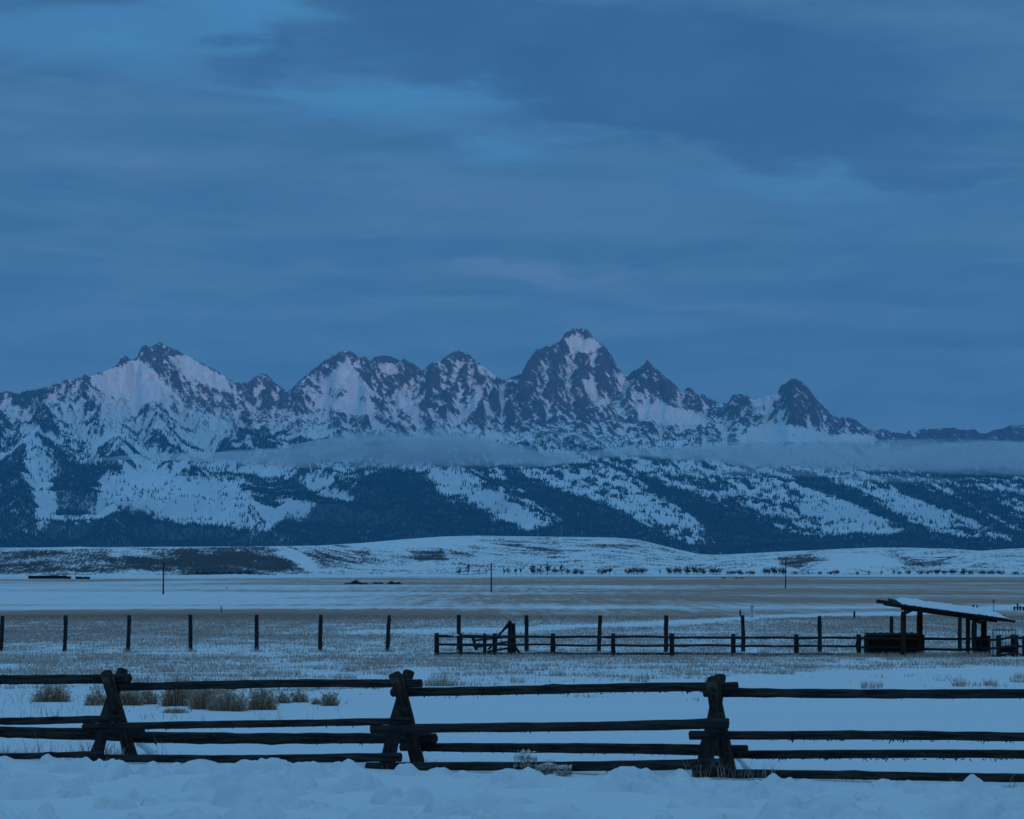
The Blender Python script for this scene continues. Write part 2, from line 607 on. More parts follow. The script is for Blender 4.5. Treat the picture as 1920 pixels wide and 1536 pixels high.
# ------------------------------------------------------------------ mountains
SKY = [(-200, 722), (-60, 730), (0, 735), (35, 738), (60, 733), (100, 722), (118, 714), (135, 709), (150, 708), (157, 702), (165, 705),
       (190, 697), (215, 688), (226, 674), (236, 667), (247, 676), (258, 668), (262, 655), (272, 646), (282, 652), (290, 647), (298, 640),
       (312, 648), (330, 655), (345, 663), (385, 683), (410, 697), (428, 710), (445, 719), (460, 719), (478, 707), (492, 697), (500, 700),
       (508, 709), (525, 724), (540, 735), (552, 722), (570, 706), (590, 690), (605, 678), (620, 668), (636, 660), (655, 657), (668, 662),
       (672, 672), (684, 667), (690, 674), (698, 676), (702, 668), (715, 668), (735, 666), (742, 674), (750, 674), (762, 675), (776, 682),
       (788, 693), (800, 689), (808, 681), (822, 680), (835, 668), (850, 659), (862, 656), (872, 660), (880, 665), (892, 676), (905, 685),
       (918, 697), (930, 704), (943, 715), (950, 709), (965, 706), (975, 699), (985, 685), (995, 670), (1003, 657), (1015, 653), (1030, 645),
       (1048, 642), (1055, 632), (1060, 624), (1072, 617), (1085, 615), (1092, 618), (1101, 615), (1107, 623), (1113, 634), (1124, 644),
       (1133, 648), (1145, 662), (1153, 677), (1160, 690), (1168, 700), (1178, 703), (1188, 694), (1200, 688), (1208, 682), (1214, 674),
       (1221, 684), (1232, 690), (1240, 699), (1255, 709), (1268, 725), (1280, 739), (1287, 727), (1295, 728), (1305, 738), (1318, 738),
       (1330, 748), (1345, 753), (1362, 758), (1370, 746), (1376, 738), (1390, 739), (1404, 741), (1410, 749), (1430, 744), (1448, 740),
       (1458, 735), (1464, 722), (1475, 718), (1485, 707), (1497, 711), (1510, 722), (1522, 734), (1528, 745), (1545, 762), (1558, 775),
       (1575, 783), (1600, 785), (1615, 795), (1632, 806), (1650, 816), (1700, 826), (1780, 838), (1900, 842), (2200, 846)]
SKYD = [(-250, 20.3), (150, 19.9), (255, 20.6), (298, 21.2), (440, 21.6), (494, 21.9), (560, 21.4), (650, 21.1), (735, 21.3), (862, 21.3), (943, 22.0),
        (1085, 22.0), (1178, 21.9), (1214, 21.4), (1340, 21.1), (1375, 20.8), (1430, 20.7), (1487, 20.1), (1625, 19.6), (2250, 19.2)]
FAR = [(1560, 822), (1630, 812), (1655, 803), (1668, 809), (1700, 814), (1704, 806), (1712, 814), (1724, 806), (1735, 803), (1752, 805),
       (1765, 802), (1778, 803), (1790, 802), (1798, 806), (1812, 806), (1828, 805), (1836, 812), (1850, 813), (1865, 806), (1880, 804),
       (1895, 797), (1920, 797), (1960, 790), (2010, 800), (2100, 780), (2250, 790)]
SPURS = [  # (slope, reach, [(px, py, km), ...])
    (.75, 420, [(135, 709, 19.85), (100, 760, 18.8), (60, 800, 18.0), (40, 880, 16.8), (20, 960, 15.3), (0, 1012, 14.2)]),
    (.75, 420, [(150, 712, 19.8), (200, 770, 18.8), (232, 850, 17.6), (215, 930, 16.2), (190, 1002, 14.6)]),
    (.7, 500, [(35, 738, 20.2), (-20, 800, 18.8), (-60, 900, 16.8), (-120, 1000, 14.6)]),
    (.8, 500, [(258, 672, 20.5), (285, 750, 19.4), (300, 820, 18.3), (380, 885, 17.0), (480, 965, 15.5), (570, 1015, 14.4)]),
    (.8, 500, [(300, 690, 20.8), (360, 765, 19.7), (430, 800, 19.0), (540, 838, 18.3), (660, 892, 17.2), (780, 962, 15.8), (860, 1005, 14.8)]),
    (.8, 600, [(428, 712, 21.5), (525, 747, 20.7), (600, 780, 19.9), (700, 806, 19.3), (760, 832, 18.8)]),
    (1.0, 800, [(650, 662, 21.0), (672, 700, 20.7), (690, 735, 20.4), (712, 760, 20.1), (750, 795, 19.7)]),
    (.9, 700, [(590, 692, 21.2), (610, 725, 20.8), (650, 765, 20.3), (690, 790, 19.9)]),
    (1.1, 800, [(735, 670, 21.2), (740, 712, 20.9), (765, 745, 20.6), (795, 775, 20.2), (830, 803, 19.8)]),
    (1.1, 800, [(808, 684, 21.2), (815, 725, 20.9), (828, 750, 20.6), (812, 785, 20.2)]),
    (1.1, 800, [(862, 660, 21.2), (868, 710, 20.9), (885, 745, 20.6), (870, 785, 20.2), (905, 815, 19.8)]),
    (1.1, 800, [(892, 678, 21.2), (925, 735, 20.9), (950, 765, 20.6), (985, 805, 20.1)]),
    (1.2, 900, [(1030, 648, 21.9), (1003, 690, 21.5), (985, 740, 21.0), (1000, 800, 20.4), (1050, 845, 19.7), (1150, 898, 18.4), (1300, 968, 16.6), (1400, 1025, 15.0)]),
    (1.2, 900, [(1055, 640, 21.9), (1045, 690, 21.5), (1062, 740, 21.1), (1090, 785, 20.6), (1130, 825, 20.1), (1170, 850, 19.7)]),
    (1.2, 900, [(1090, 650, 21.9), (1082, 695, 21.5), (1100, 745, 21.1), (1150, 800, 20.5), (1195, 835, 20.0)]),
    (1.2, 900, [(1133, 652, 21.9), (1150, 710, 21.4), (1155, 755, 21.0), (1170, 790, 20.7), (1240, 825, 20.1)]),
    (1.1, 800, [(1214, 678, 21.3), (1235, 725, 21.0), (1280, 765, 20.6), (1300, 800, 20.3), (1390, 838, 19.6)]),
    (1.1, 700, [(1287, 730, 21.2), (1300, 765, 20.9), (1340, 800, 20.4)]),
    (1.1, 700, [(1376, 740, 20.75), (1405, 775, 20.4), (1420, 805, 20.1), (1435, 835, 19.7)]),
    (1.1, 800, [(1485, 710, 20.05), (1478, 755, 19.8), (1465, 800, 19.4), (1480, 840, 19.0), (1560, 890, 18.2), (1660, 950, 16.9), (1760, 1005, 15.4)]),
    (1.1, 800, [(1515, 728, 20.0), (1530, 775, 19.7), (1565, 815, 19.2), (1600, 845, 18.8)]),
    (.42, 260, [(700, 825, 19.0), (830, 868, 18.1), (930, 912, 17.2), (1010, 962, 16.0), (1130, 1004, 15.0), (1250, 1038, 14.3)]),
    (.42, 260, [(930, 862, 18.6), (985, 900, 17.8), (1060, 928, 17.1), (1135, 950, 16.5), (1185, 975, 15.9), (1240, 1005, 15.2), (1330, 1038, 14.5)]),
    (.42, 260, [(1180, 876, 18.5), (1285, 922, 17.5), (1385, 962, 16.6), (1440, 988, 15.9), (1560, 1025, 15.0)]),
    (.42, 260, [(1500, 882, 18.3), (1577, 908, 17.6), (1627, 933, 17.0), (1677, 965, 16.3), (1740, 995, 15.6), (1815, 1018, 15.0)]),
    (.42, 240, [(1670, 895, 17.9), (1765, 928, 17.1), (1815, 950, 16.6), (1870, 983, 15.9), (1950, 1012, 15.2)]),
    (.42, 240, [(1760, 893, 18.0), (1850, 940, 17.1), (1915, 978, 16.3), (2000, 1005, 15.6)]),
    (.42, 240, [(1860, 893, 18.0), (1980, 950, 16.8), (2090, 1000, 15.6)]),
    (.5, 300, [(660, 880, 17.6), (720, 905, 17.0), (760, 950, 16.1), (790, 990, 15.2)]),
]
DENSE = [
    [(-160, 1040), (-160, 985), (0, 992), (130, 990), (215, 968), (250, 955), (300, 977), (380, 996), (400, 985), (470, 1006), (520, 1002), (548, 1012), (560, 1040)],
    [(95, 905), (120, 850), (165, 868), (188, 900), (172, 960), (135, 985), (100, 950)],
    [(-100, 850), (40, 868), (62, 920), (72, 960), (60, 1000), (-100, 1000)],
    [(520, 905), (548, 897), (600, 932), (650, 950), (672, 905), (720, 880), (790, 884), (830, 930), (900, 962), (960, 987), (1020, 1002), (1000, 1040), (560, 1040), (512, 995), (530, 975), (600, 965), (600, 945), (560, 930)],
    [(940, 872), (960, 882), (1060, 926), (1135, 948), (1185, 972), (1240, 1004), (1330, 1036), (1240, 1040), (1020, 1010), (1000, 985), (1060, 985), (1040, 962), (1000, 935), (960, 910)],
    [(1190, 880), (1285, 921), (1385, 961), (1440, 985), (1560, 1024), (1560, 1040), (1340, 1040), (1300, 1022), (1340, 1020), (1320, 990), (1280, 955), (1225, 925)],
    [(1480, 878), (1577, 907), (1627, 932), (1677, 964), (1740, 994), (1815, 1017), (1920, 1030), (1600, 1025), (1440, 1000), (1440, 985), (1500, 1005), (1560, 1008), (1680, 1010), (1690, 990), (1640, 965), (1590, 940), (1500, 910)],
    [(1665, 900), (1727, 910), (1765, 927), (1815, 949), (1870, 982), (1950, 1010), (1930, 1018), (1840, 985), (1790, 960), (1690, 925)],
    [(1755, 895), (1790, 915), (1850, 942), (1915, 977), (1990, 1005), (1900, 985), (1820, 945)],
    [(1530, 1010), (1700, 1008), (1920, 1012), (2100, 1015), (2100, 1045), (1530, 1045)],
    [(225, 780), (285, 765), (290, 790), (282, 835), (250, 840), (240, 800)],
    [(440, 800), (540, 822), (530, 840), (470, 846), (420, 830)],
    [(990, 808), (1040, 818), (1130, 842), (1100, 848), (1040, 846), (1010, 835)],
    [(1180, 785), (1215, 795), (1290, 808), (1350, 828), (1300, 830), (1200, 828)],
]
OPEN = [
    [(38, 785), (70, 805), (92, 880), (100, 960), (92, 1005), (55, 1005), (72, 950), (58, 900), (42, 850)],
    [(172, 905), (262, 880), (420, 902), (480, 930), (525, 972), (515, 998), (460, 992), (400, 975), (300, 972), (255, 948), (212, 962), (178, 967)],
    [(528, 938), (575, 936), (598, 955), (566, 970), (535, 962)],
    [(165, 705), (265, 673), (300, 690), (430, 720), (520, 740), (400, 760), (330, 760), (290, 755), (220, 790), (180, 740)],
    [(185, 745), (230, 790), (245, 850), (225, 845), (190, 800)],
    [(325, 745), (420, 790), (425, 800), (380, 795), (330, 765)],
    [(790, 878), (850, 878), (900, 908), (950, 932), (1015, 985), (985, 987), (930, 968), (860, 925)],
    [(975, 878), (1070, 900), (1180, 945), (1225, 982), (1200, 986), (1140, 945), (1060, 922)],
    [(1128, 915), (1200, 935), (1300, 980), (1320, 992), (1290, 990), (1200, 950)],
    [(1515, 912), (1560, 925), (1620, 950), (1670, 975), (1662, 998), (1580, 1000), (1540, 975), (1500, 955)],
    [(1625, 925), (1690, 915), (1765, 960), (1800, 1000), (1825, 1015), (1760, 1000), (1690, 968)],
    [(1735, 915), (1790, 945), (1850, 985), (1870, 1000), (1820, 985), (1770, 945)],
    [(640, 972), (690, 970), (715, 975), (680, 985), (650, 995)],
    [(690, 925), (745, 905), (765, 935), (740, 945), (700, 945)],
    [(1265, 1003), (1290, 1005), (1325, 1025), (1295, 1020)],
    [(1530, 1005), (1560, 1008), (1558, 1025), (1530, 1020)],
]
SNOWF = [  # clean snowfields high up
    [(1093, 712), (1112, 712), (1126, 748), (1141, 752), (1136, 766), (1118, 762), (1102, 745)],
    [(1182, 757), (1215, 752), (1300, 768), (1335, 790), (1292, 799), (1250, 800), (1205, 787)],
    [(1062, 642), (1076, 624), (1092, 634), (1104, 630), (1128, 652), (1100, 660), (1072, 655)],
    [(165, 703), (262, 672), (285, 690), (330, 740), (280, 760), (190, 735)],
    [(318, 668), (345, 664), (425, 708), (440, 740), (380, 722), (330, 690)],
    [(580, 738), (640, 745), (690, 752), (720, 780), (650, 775), (600, 760)],
    [(625, 690), (650, 672), (680, 710), (705, 738), (690, 750), (650, 735), (610, 725)],
    [(738, 735), (755, 730), (782, 762), (800, 778), (770, 778), (748, 762)],
    [(895, 725), (915, 715), (890, 770), (870, 790), (858, 790), (880, 755)],
    [(710, 680), (735, 680), (745, 700), (715, 698)],
    [(1400, 752), (1455, 736), (1462, 745), (1440, 762), (1415, 765)],
    [(1410, 800), (1470, 795), (1560, 815), (1640, 812), (1640, 830), (1380, 830)],
    [(330, 760), (425, 792), (425, 800), (370, 790)],
    [(910, 670), (935, 700), (925, 715), (895, 690)],
]
ROCKY = [
    [(800, 690), (845, 680), (860, 735), (835, 755), (800, 745)],
    [(258, 668), (264, 652), (290, 655), (310, 668), (285, 672)],
    [(220, 690), (230, 668), (245, 672), (240, 685)],
    [(690, 670), (760, 672), (798, 690), (800, 745), (770, 735), (740, 715), (690, 735)],
    [(950, 715), (1000, 655), (1055, 640), (1095, 690), (1110, 760), (1180, 840), (1040, 845), (985, 805), (960, 770)],
    [(1130, 660), (1155, 690), (1165, 740), (1140, 740), (1115, 700)],
    [(1185, 705), (1215, 690), (1255, 725), (1285, 760), (1240, 745)],
    [(1372, 742), (1405, 745), (1425, 785), (1400, 788), (1380, 765)],
    [(1465, 725), (1490, 712), (1530, 750), (1545, 790), (1490, 800), (1465, 760)],
    [(705, 735), (735, 735), (760, 770), (725, 765)],
    [(880, 765), (1000, 755), (1000, 800), (900, 800)],
]


def build_mountains():
    xs = np.arange(-8200, 8201, 30.0)
    ys = np.arange(12400, 27001, 30.0)
    GX, GY = np.meshgrid(xs, ys)
    wx = GX + 70 * fbm(GX / 800, GY / 800, 3, 3) + 22 * fbm(GX / 160, GY / 160, 2, 5)
    wy = GY + 110 * fbm(GX / 800 + 9, GY / 800, 3, 13) + 30 * fbm(GX / 160 + 4, GY / 160, 2, 15)
    base = 25 + 700 * np.clip((GY - 13800) / 4700, 0, 2.2) ** 1.35
    base = base * (1 - 0.4 * sstep(21000, 24500, GY))
    H = base + 25 * fbm(GX / 500, GY / 500, 4, 8)

    def add(pts, slope, reach):
        nonlocal H
        W = []
        for (px, py, km) in pts:
            d = km * 1000
            W.append(((px - 960) / F * d, d, CAMZ - (py - HOR) / F * d))
        for (a, b) in zip(W[:-1], W[1:]):
            m = 2600
            i0, i1 = np.searchsorted(ys, [min(a[1], b[1]) - m, max(a[1], b[1]) + m])
            j0, j1 = np.searchsorted(xs, [min(a[0], b[0]) - m, max(a[0], b[0]) + m])
            if i0 >= i1 or j0 >= j1:
                continue
            sl = (slice(i0, i1), slice(j0, j1))
            x, y = wx[sl], wy[sl]
            dx, dy = b[0] - a[0], b[1] - a[1]
            t = np.clip(((x - a[0]) * dx + (y - a[1]) * dy) / (dx * dx + dy * dy + 1e-6), 0, 1)
            dist = np.hypot(x - a[0] - t * dx, y - a[1] - t * dy)
            zc = a[2] + t * (b[2] - a[2])
            h = zc - reach * (1 - np.exp(-dist * slope / reach)) - 0.10 * dist
            H[sl] = np.maximum(H[sl], h)
    skyd = lambda px: float(np.interp(px, [p[0] for p in SKYD], [p[1] for p in SKYD]))
    add([(px, py, skyd(px)) for px, py in SKY], 1.15, 1000)
    add([(px, py + 2, 24.6) for px, py in FAR], 1.0, 500)
    for s, r, pts in SPURS:
        add([(px, py + 4, km) for px, py, km in pts], s, r)
    # gullies and ribs
    hi = sstep(500, 1400, H)
    H = H + hi * (95 * (ridged(GX / 420, GY / 520, 5, 40) - 1.0)) - hi * 10
    H = H + (1 - hi) * 26 * (ridged(GX / 330, GY / 330, 4, 44) - 0.9)
    # running water: droplets carve the gullies
    ny, nx = H.shape
    for it in range(16):
        N = 14000
        x = rng.uniform(2, nx - 3, N)
        y = rng.uniform(2, ny - 3, N)
        vx = np.zeros(N); vy = np.zeros(N); sed = np.zeros(N); sp = np.ones(N)
        for st in range(34):
            xi, yi = x.astype(int), y.astype(int)
            fx, fy = x - xi, y - yi
            h00, h10, h01, h11 = H[yi, xi], H[yi, xi + 1], H[yi + 1, xi], H[yi + 1, xi + 1]
            gx = (h10 - h00) * (1 - fy) + (h11 - h01) * fy
            gy = (h01 - h00) * (1 - fx) + (h11 - h10) * fx
            h0 = h00 * (1 - fx) * (1 - fy) + h10 * fx * (1 - fy) + h01 * (1 - fx) * fy + h11 * fx * fy
            vx = vx * 0.35 - gx * 0.65
            vy = vy * 0.35 - gy * 0.65
            l = np.hypot(vx, vy) + 1e-6
            x2 = np.clip(x + vx / l, 2, nx - 3)
            y2 = np.clip(y + vy / l, 2, ny - 3)
            drop = np.clip(h0 - H[y2.astype(int), x2.astype(int)], 0, 60)
            cap = np.minimum(drop, 25) * 0.28
            dep = np.where(sed > cap, (sed - cap) * 0.25, -np.minimum((cap - sed) * 0.22, drop * 0.5))
            sed = sed - dep
            for ox, oy, w in ((0, 0, (1 - fx) * (1 - fy)), (1, 0, fx * (1 - fy)), (0, 1, (1 - fx) * fy), (1, 1, fx * fy)):
                np.add.at(H, (yi + oy, xi + ox), dep * w)
            x, y = x2, y2

    def sample(A, X, Y):
        u = np.clip((X - xs[0]) / 30.0, 1, nx - 3.001)
        v = np.clip((Y - ys[0]) / 30.0, 1, ny - 3.001)
        ui, vi = u.astype(int), v.astype(int)
        fu, fv = u - ui, v - vi

        def w(t):
            return (((-0.5 * t + 1.0) * t - 0.5) * t, (1.5 * t - 2.5) * t * t + 1.0,
                    ((-1.5 * t + 2.0) * t + 0.5) * t, (0.5 * t - 0.5) * t * t)
        wu, wv = w(fu), w(fv)
        r = 0
        for j in range(4):
            row = 0
            for i in range(4):
                row = row + wu[i] * A[vi + j - 1, ui + i - 1]
            r = r + wv[j] * row
        return r
    pxs = np.arange(-170, 2091, 2.0)
    rows = np.concatenate([np.arange(13000, 18600, 28.0), np.arange(18600, 22300, 10.0), np.arange(22300, 26600, 60.0)])
    PX, D = np.meshgrid(pxs, rows)
    X = (PX - 960) / F * D
    Y = D
    Z = sample(H, X, Y)
    hi = sstep(650, 1300, Z)
    sx = X + 0.45 * (Y - 21000) + 40 * fbm(X / 260, Y / 260, 3, 70)
    det = ridged(sx / 125, Y / 360 + Z / 500, 4, 71, 0.55)
    det2 = ridged(sx / 46 + 4, Y / 110 + Z / 140, 3, 74, 0.55)
    Z = Z + hi * (34 * (det - 0.9) + 11 * (det2 - .9)) + (1 - hi) * 5 * fbm(X / 60, Y / 60, 3, 77)
    # settle the crest on the surveyed skyline
    elev = (Z - CAMZ) / D
    tgt = (HOR - np.interp(pxs, [p[0] for p in SKY], [p[1] for p in SKY])) / F
    tgt = tgt + (2.2 * fbm(pxs / 11, pxs * 0 + .5, 3, 88, .6) - .4) / F
    front = rows < 22900
    cur = elev[front].max(0)
    ker = np.exp(-0.5 * (np.arange(-4, 5) / 1.2) ** 2); ker /= ker.sum()
    delta = np.convolve(np.pad(tgt - cur, 4, mode='edge'), ker, 'valid')
    wgt = sstep(0.45, 0.97, elev / cur[None, :]) * front[:, None]
    Z = Z + wgt * delta[None, :] * D
    over = np.maximum(0, (Z - CAMZ) / D - (tgt + 1.5 / F)[None, :]) * front[:, None]
    Z = Z - over * D * (PX < 1660)
    tgtf = (HOR - np.interp(pxs, [p[0] for p in FAR], [p[1] for p in FAR])) / F
    elev = (Z - CAMZ) / D
    curf = elev[~front].max(0)
    k = (pxs > 1600)
    wf = sstep(0.6, 0.97, elev / curf[None, :]) * (~front)[:, None] * k[None, :]
    Z = Z + wf * (tgtf - curf)[None, :] * D
    Z = np.where((~front)[:, None] & (PX < 1600), np.minimum(Z, 900), Z)
    py = HOR - (Z - CAMZ) / D * F
    # slope
    dzr = np.gradient(Z, axis=0) / np.gradient(D, axis=0)
    dxc = 2.0 / F * D
    dzc = np.gradient(Z, axis=1) / dxc
    slope = np.hypot(dzr, dzc)
    # survey positions -> cover classes (bearing and height angle from the valley)
    wpx = PX + 9 * fbm(X / 240, Y / 240, 5, 81, 0.6)
    wpy = py + 7 * fbm(X / 240 + 7, Y / 240, 5, 83, 0.6)
    tl = np.interp(PX, [-200, 0, 200, 300, 600, 950, 1200, 1400, 2200], [710, 715, 725, 755, 795, 815, 835, 860, 870])   # tree line
    low = sstep(-25, 30, wpy - tl)
    da, db = X * .354 - Y * .935, X * .935 + Y * .354
    diag = sstep(500, 900, PX)
    patch = 0.5 + 0.5 * (fbm(X / 420, Y / 300, 5, 90, 0.6) * (1 - .75 * diag) + diag * .95 * fbm(da / 1300, db / 95, 5, 91, 0.6))
    fall = fbm(X / 38, Y / 170, 4, 93, 0.6)
    forest = low * (0.41 + 1.10 * (patch - 0.5) + 0.28 * fall)
    forest = forest + 0.12 * low * in_poly(wpx, wpy, [(-160, 740), (130, 712), (220, 790), (250, 860), (120, 880), (60, 800), (0, 860), (-160, 860)], 10)
    # snow lies open in the gullies, trees hold the ribs
    Hs = sample(H, X, Y)
    lap = Z - 0.25 * (np.roll(Z, 6, 0) + np.roll(Z, -6, 0) + np.roll(Z, 12, 1) + np.roll(Z, -12, 1))
    forest = forest + low * np.clip(lap / 60, -.2, .25)
    near = (D < 19600) | (low > 0.2)
    for poly in OPEN:
        m = in_poly(wpx, wpy, poly, 9) * near
        forest = forest * (1 - 0.50 * m) - 0.10 * m
    for ip, poly in enumerate(DENSE):
        crisp = 4 <= ip <= 8          # spurs: the trees stop sharply at the crest
        m = in_poly(PX * .75 + wpx * .25 if crisp else wpx, py * .75 + wpy * .25 if crisp else wpy, poly, 6 if crisp else 11) * (1.0 if ip < 10 else 0.5)
        if crisp or ip in (0, 3, 9):
            forest = forest + (0.92 + 0.20 * (patch - .5) + 0.10 * fall - forest) * m
            continue
        forest = forest + (0.80 + 0.45 * (patch - .5) + 0.20 * fall - forest) * m
    forest = np.clip(forest, 0, 1)
    rn = fbm(X / 140, Y / 140 + Z / 120, 4, 95)
    ca, cb = (X - 1.1 * Z) / 1.45, (X + 0.9 * Z) / 1.35
    strk = fbm(ca / 420, cb / 55 + Y / 300, 4, 97, 0.6)
    zr = lambda k: np.roll(Z, k, 0)
    zc_ = lambda k: np.roll(Z, k, 1)
    lap2 = Z - 0.25 * (zr(2) + zr(-2) + zc_(3) + zc_(-3))
    lap3 = Z - 0.25 * (zr(5) + zr(-5) + zc_(7) + zc_(-7))
    rock = 0.10 + sstep(0.40, 1.8, slope) * 0.36 + 0.08 * rn + 0.10 * strk + 0.14 * np.tanh(lap2 / 3) + 0.13 * np.tanh(lap3 / 9) + 0.04 * np.clip(lap / 25, -1, 1)
    rock = rock * sstep(60, -40, wpy - tl) + 0.05
    up = (D > 18600)
    for poly in ROCKY:
        rock = rock + in_poly(wpx, wpy, poly, 8) * 0.13 * up
    for poly in SNOWF:
        rock = rock * (1 - 0.88 * in_poly(PX * .6 + wpx * .4, py * .6 + wpy * .4, poly, 4) * up)
    rock = np.clip(rock, 0, 1)
    nr, nc = X.shape
    V = np.stack([X.ravel(), Y.ravel(), Z.ravel()], 1)
    me = mesh_np('mountain_range', V, grid_faces(nr, nc), True, {'rock': rock.ravel(), 'forest': forest.ravel()})
    tag(obj('mountain_range', me, M['mountain']), kind='structure')

    # conifers on the slopes, too many to count
    N = 1500000
    ci = rng.uniform(1, nc - 2, N)
    fr = rng.uniform(13100, 20400, N)
    ri = np.interp(fr, rows, np.arange(nr))
    keep = rng.uniform(0, 1, N) < fr / 20400
    ci, ri = ci[keep], ri[keep]
    i0, j0 = ri.astype(int), ci.astype(int)
    a, b_ = ri - i0, ci - j0

    def bl(A):
        return (A[i0, j0] * (1 - a) * (1 - b_) + A[i0 + 1, j0] * a * (1 - b_) + A[i0, j0 + 1] * (1 - a) * b_ + A[i0 + 1, j0 + 1] * a * b_)
    f = bl(forest)
    xx, yy, zz = bl(X), bl(Y), bl(Z)
    loc = fbm(xx / 55, yy / 70, 4, 101, 0.6)
    dens = sstep(0.36, 0.80, f + 0.42 * loc) * 0.32 + 0.014 * sstep(0.0, 0.2, f)
    ok = rng.uniform(0, 1, len(f)) < dens
    # only keep what the slope turns towards the valley (the lee side shows nothing)
    xx, yy, zz = xx[ok], yy[ok], zz[ok]
    n = len(xx)
    hgt = rng.uniform(13, 27, n) * (1 - 0.35 * sstep(700, 1300, zz))
    rad = hgt * rng.uniform(0.16, 0.24, n)
    th = rng.uniform(0, 2 * np.pi, n)
    V = np.zeros((n, 4, 3))
    for k in range(3):
        V[:, k, 0] = xx + rad * np.cos(th + k * 2.094)
        V[:, k, 1] = yy + rad * np.sin(th + k * 2.094)
        V[:, k, 2] = zz - 1.5
    V[:, 3, 0] = xx + rng.normal(0, .3, n)
    V[:, 3, 1] = yy
    V[:, 3, 2] = zz + hgt
    o = np.arange(n)[:, None] * 4
    T = np.concatenate([o + np.array([[0, 1, 3]]), o + np.array([[1, 2, 3]]), o + np.array([[2, 0, 3]])], 0)
    print('conifers', n)
    me = mesh_np('conifer_forest', V.reshape(-1, 3), T, False)
    tag(obj('conifer_forest', me, M['conifer']), 'dark conifer forest covering the lower mountain slopes', 'forest', kind='stuff')


build_mountains()


def build_range_behind():
    """unseen range across the valley, added behind the camera to shade the lower slopes"""
    xs = np.linspace(-9000, 13000, 300)
    ys = np.linspace(-13300, -9300, 70)
    X, Y = np.meshgrid(xs, ys)
    crest = 2120 + 110 * fbm(xs / 900, xs * 0 + 2, 4, 501) - 900 * sstep(9500, 13000, xs) - 900 * sstep(-6500, -9000, xs)  # crest height set for how far up the slopes its shadow reaches
    t = np.clip(1 - np.abs(Y + 11900 + 200 * fbm(X / 1500, Y * 0, 2, 505)) / 2300, 0, 1)
    Z = 20 + (crest[None] - 20) * t ** 1.25 + 160 * sstep(.1, .5, t) * (1 - t) * 2 * (ridged(X / 700, Y / 900, 4, 507) - 1)
    rock = np.clip(.25 + .2 * fbm(X / 200, Y / 200, 3, 509), 0, 1)
    forest = np.clip(.9 - t * 1.3 + .4 * fbm(X / 500, Y / 500, 3, 511), 0, 1)
    V = np.stack([X.ravel(), Y.ravel(), Z.ravel()], 1)
    me = mesh_np('mountain_range', V, grid_faces(*X.shape), True, {'rock': rock.ravel(), 'forest': forest.ravel()})
    tag(obj('mountain_range', me, M['mountain']), kind='structure')


build_range_behind()


# ------------------------------------------------------------------ bench and foothills
HILLTOP = [(-260, 1026), (0, 1027), (200, 1026), (400, 1025), (530, 1024), (600, 1023), (680, 1018), (760, 1011), (830, 1006), (900, 1004.5), (1000, 1006),
           (1080, 1007), (1150, 1008), (1190, 1011), (1230, 1020), (1270, 1030), (1310, 1039), (1340, 1040.5), (1400, 1038), (1450, 1035),
           (1520, 1032), (1580, 1029), (1640, 1027), (1700, 1027), (1780, 1029), (1840, 1033), (1880, 1030), (1920, 1028), (2000, 1024), (2200, 1022)]


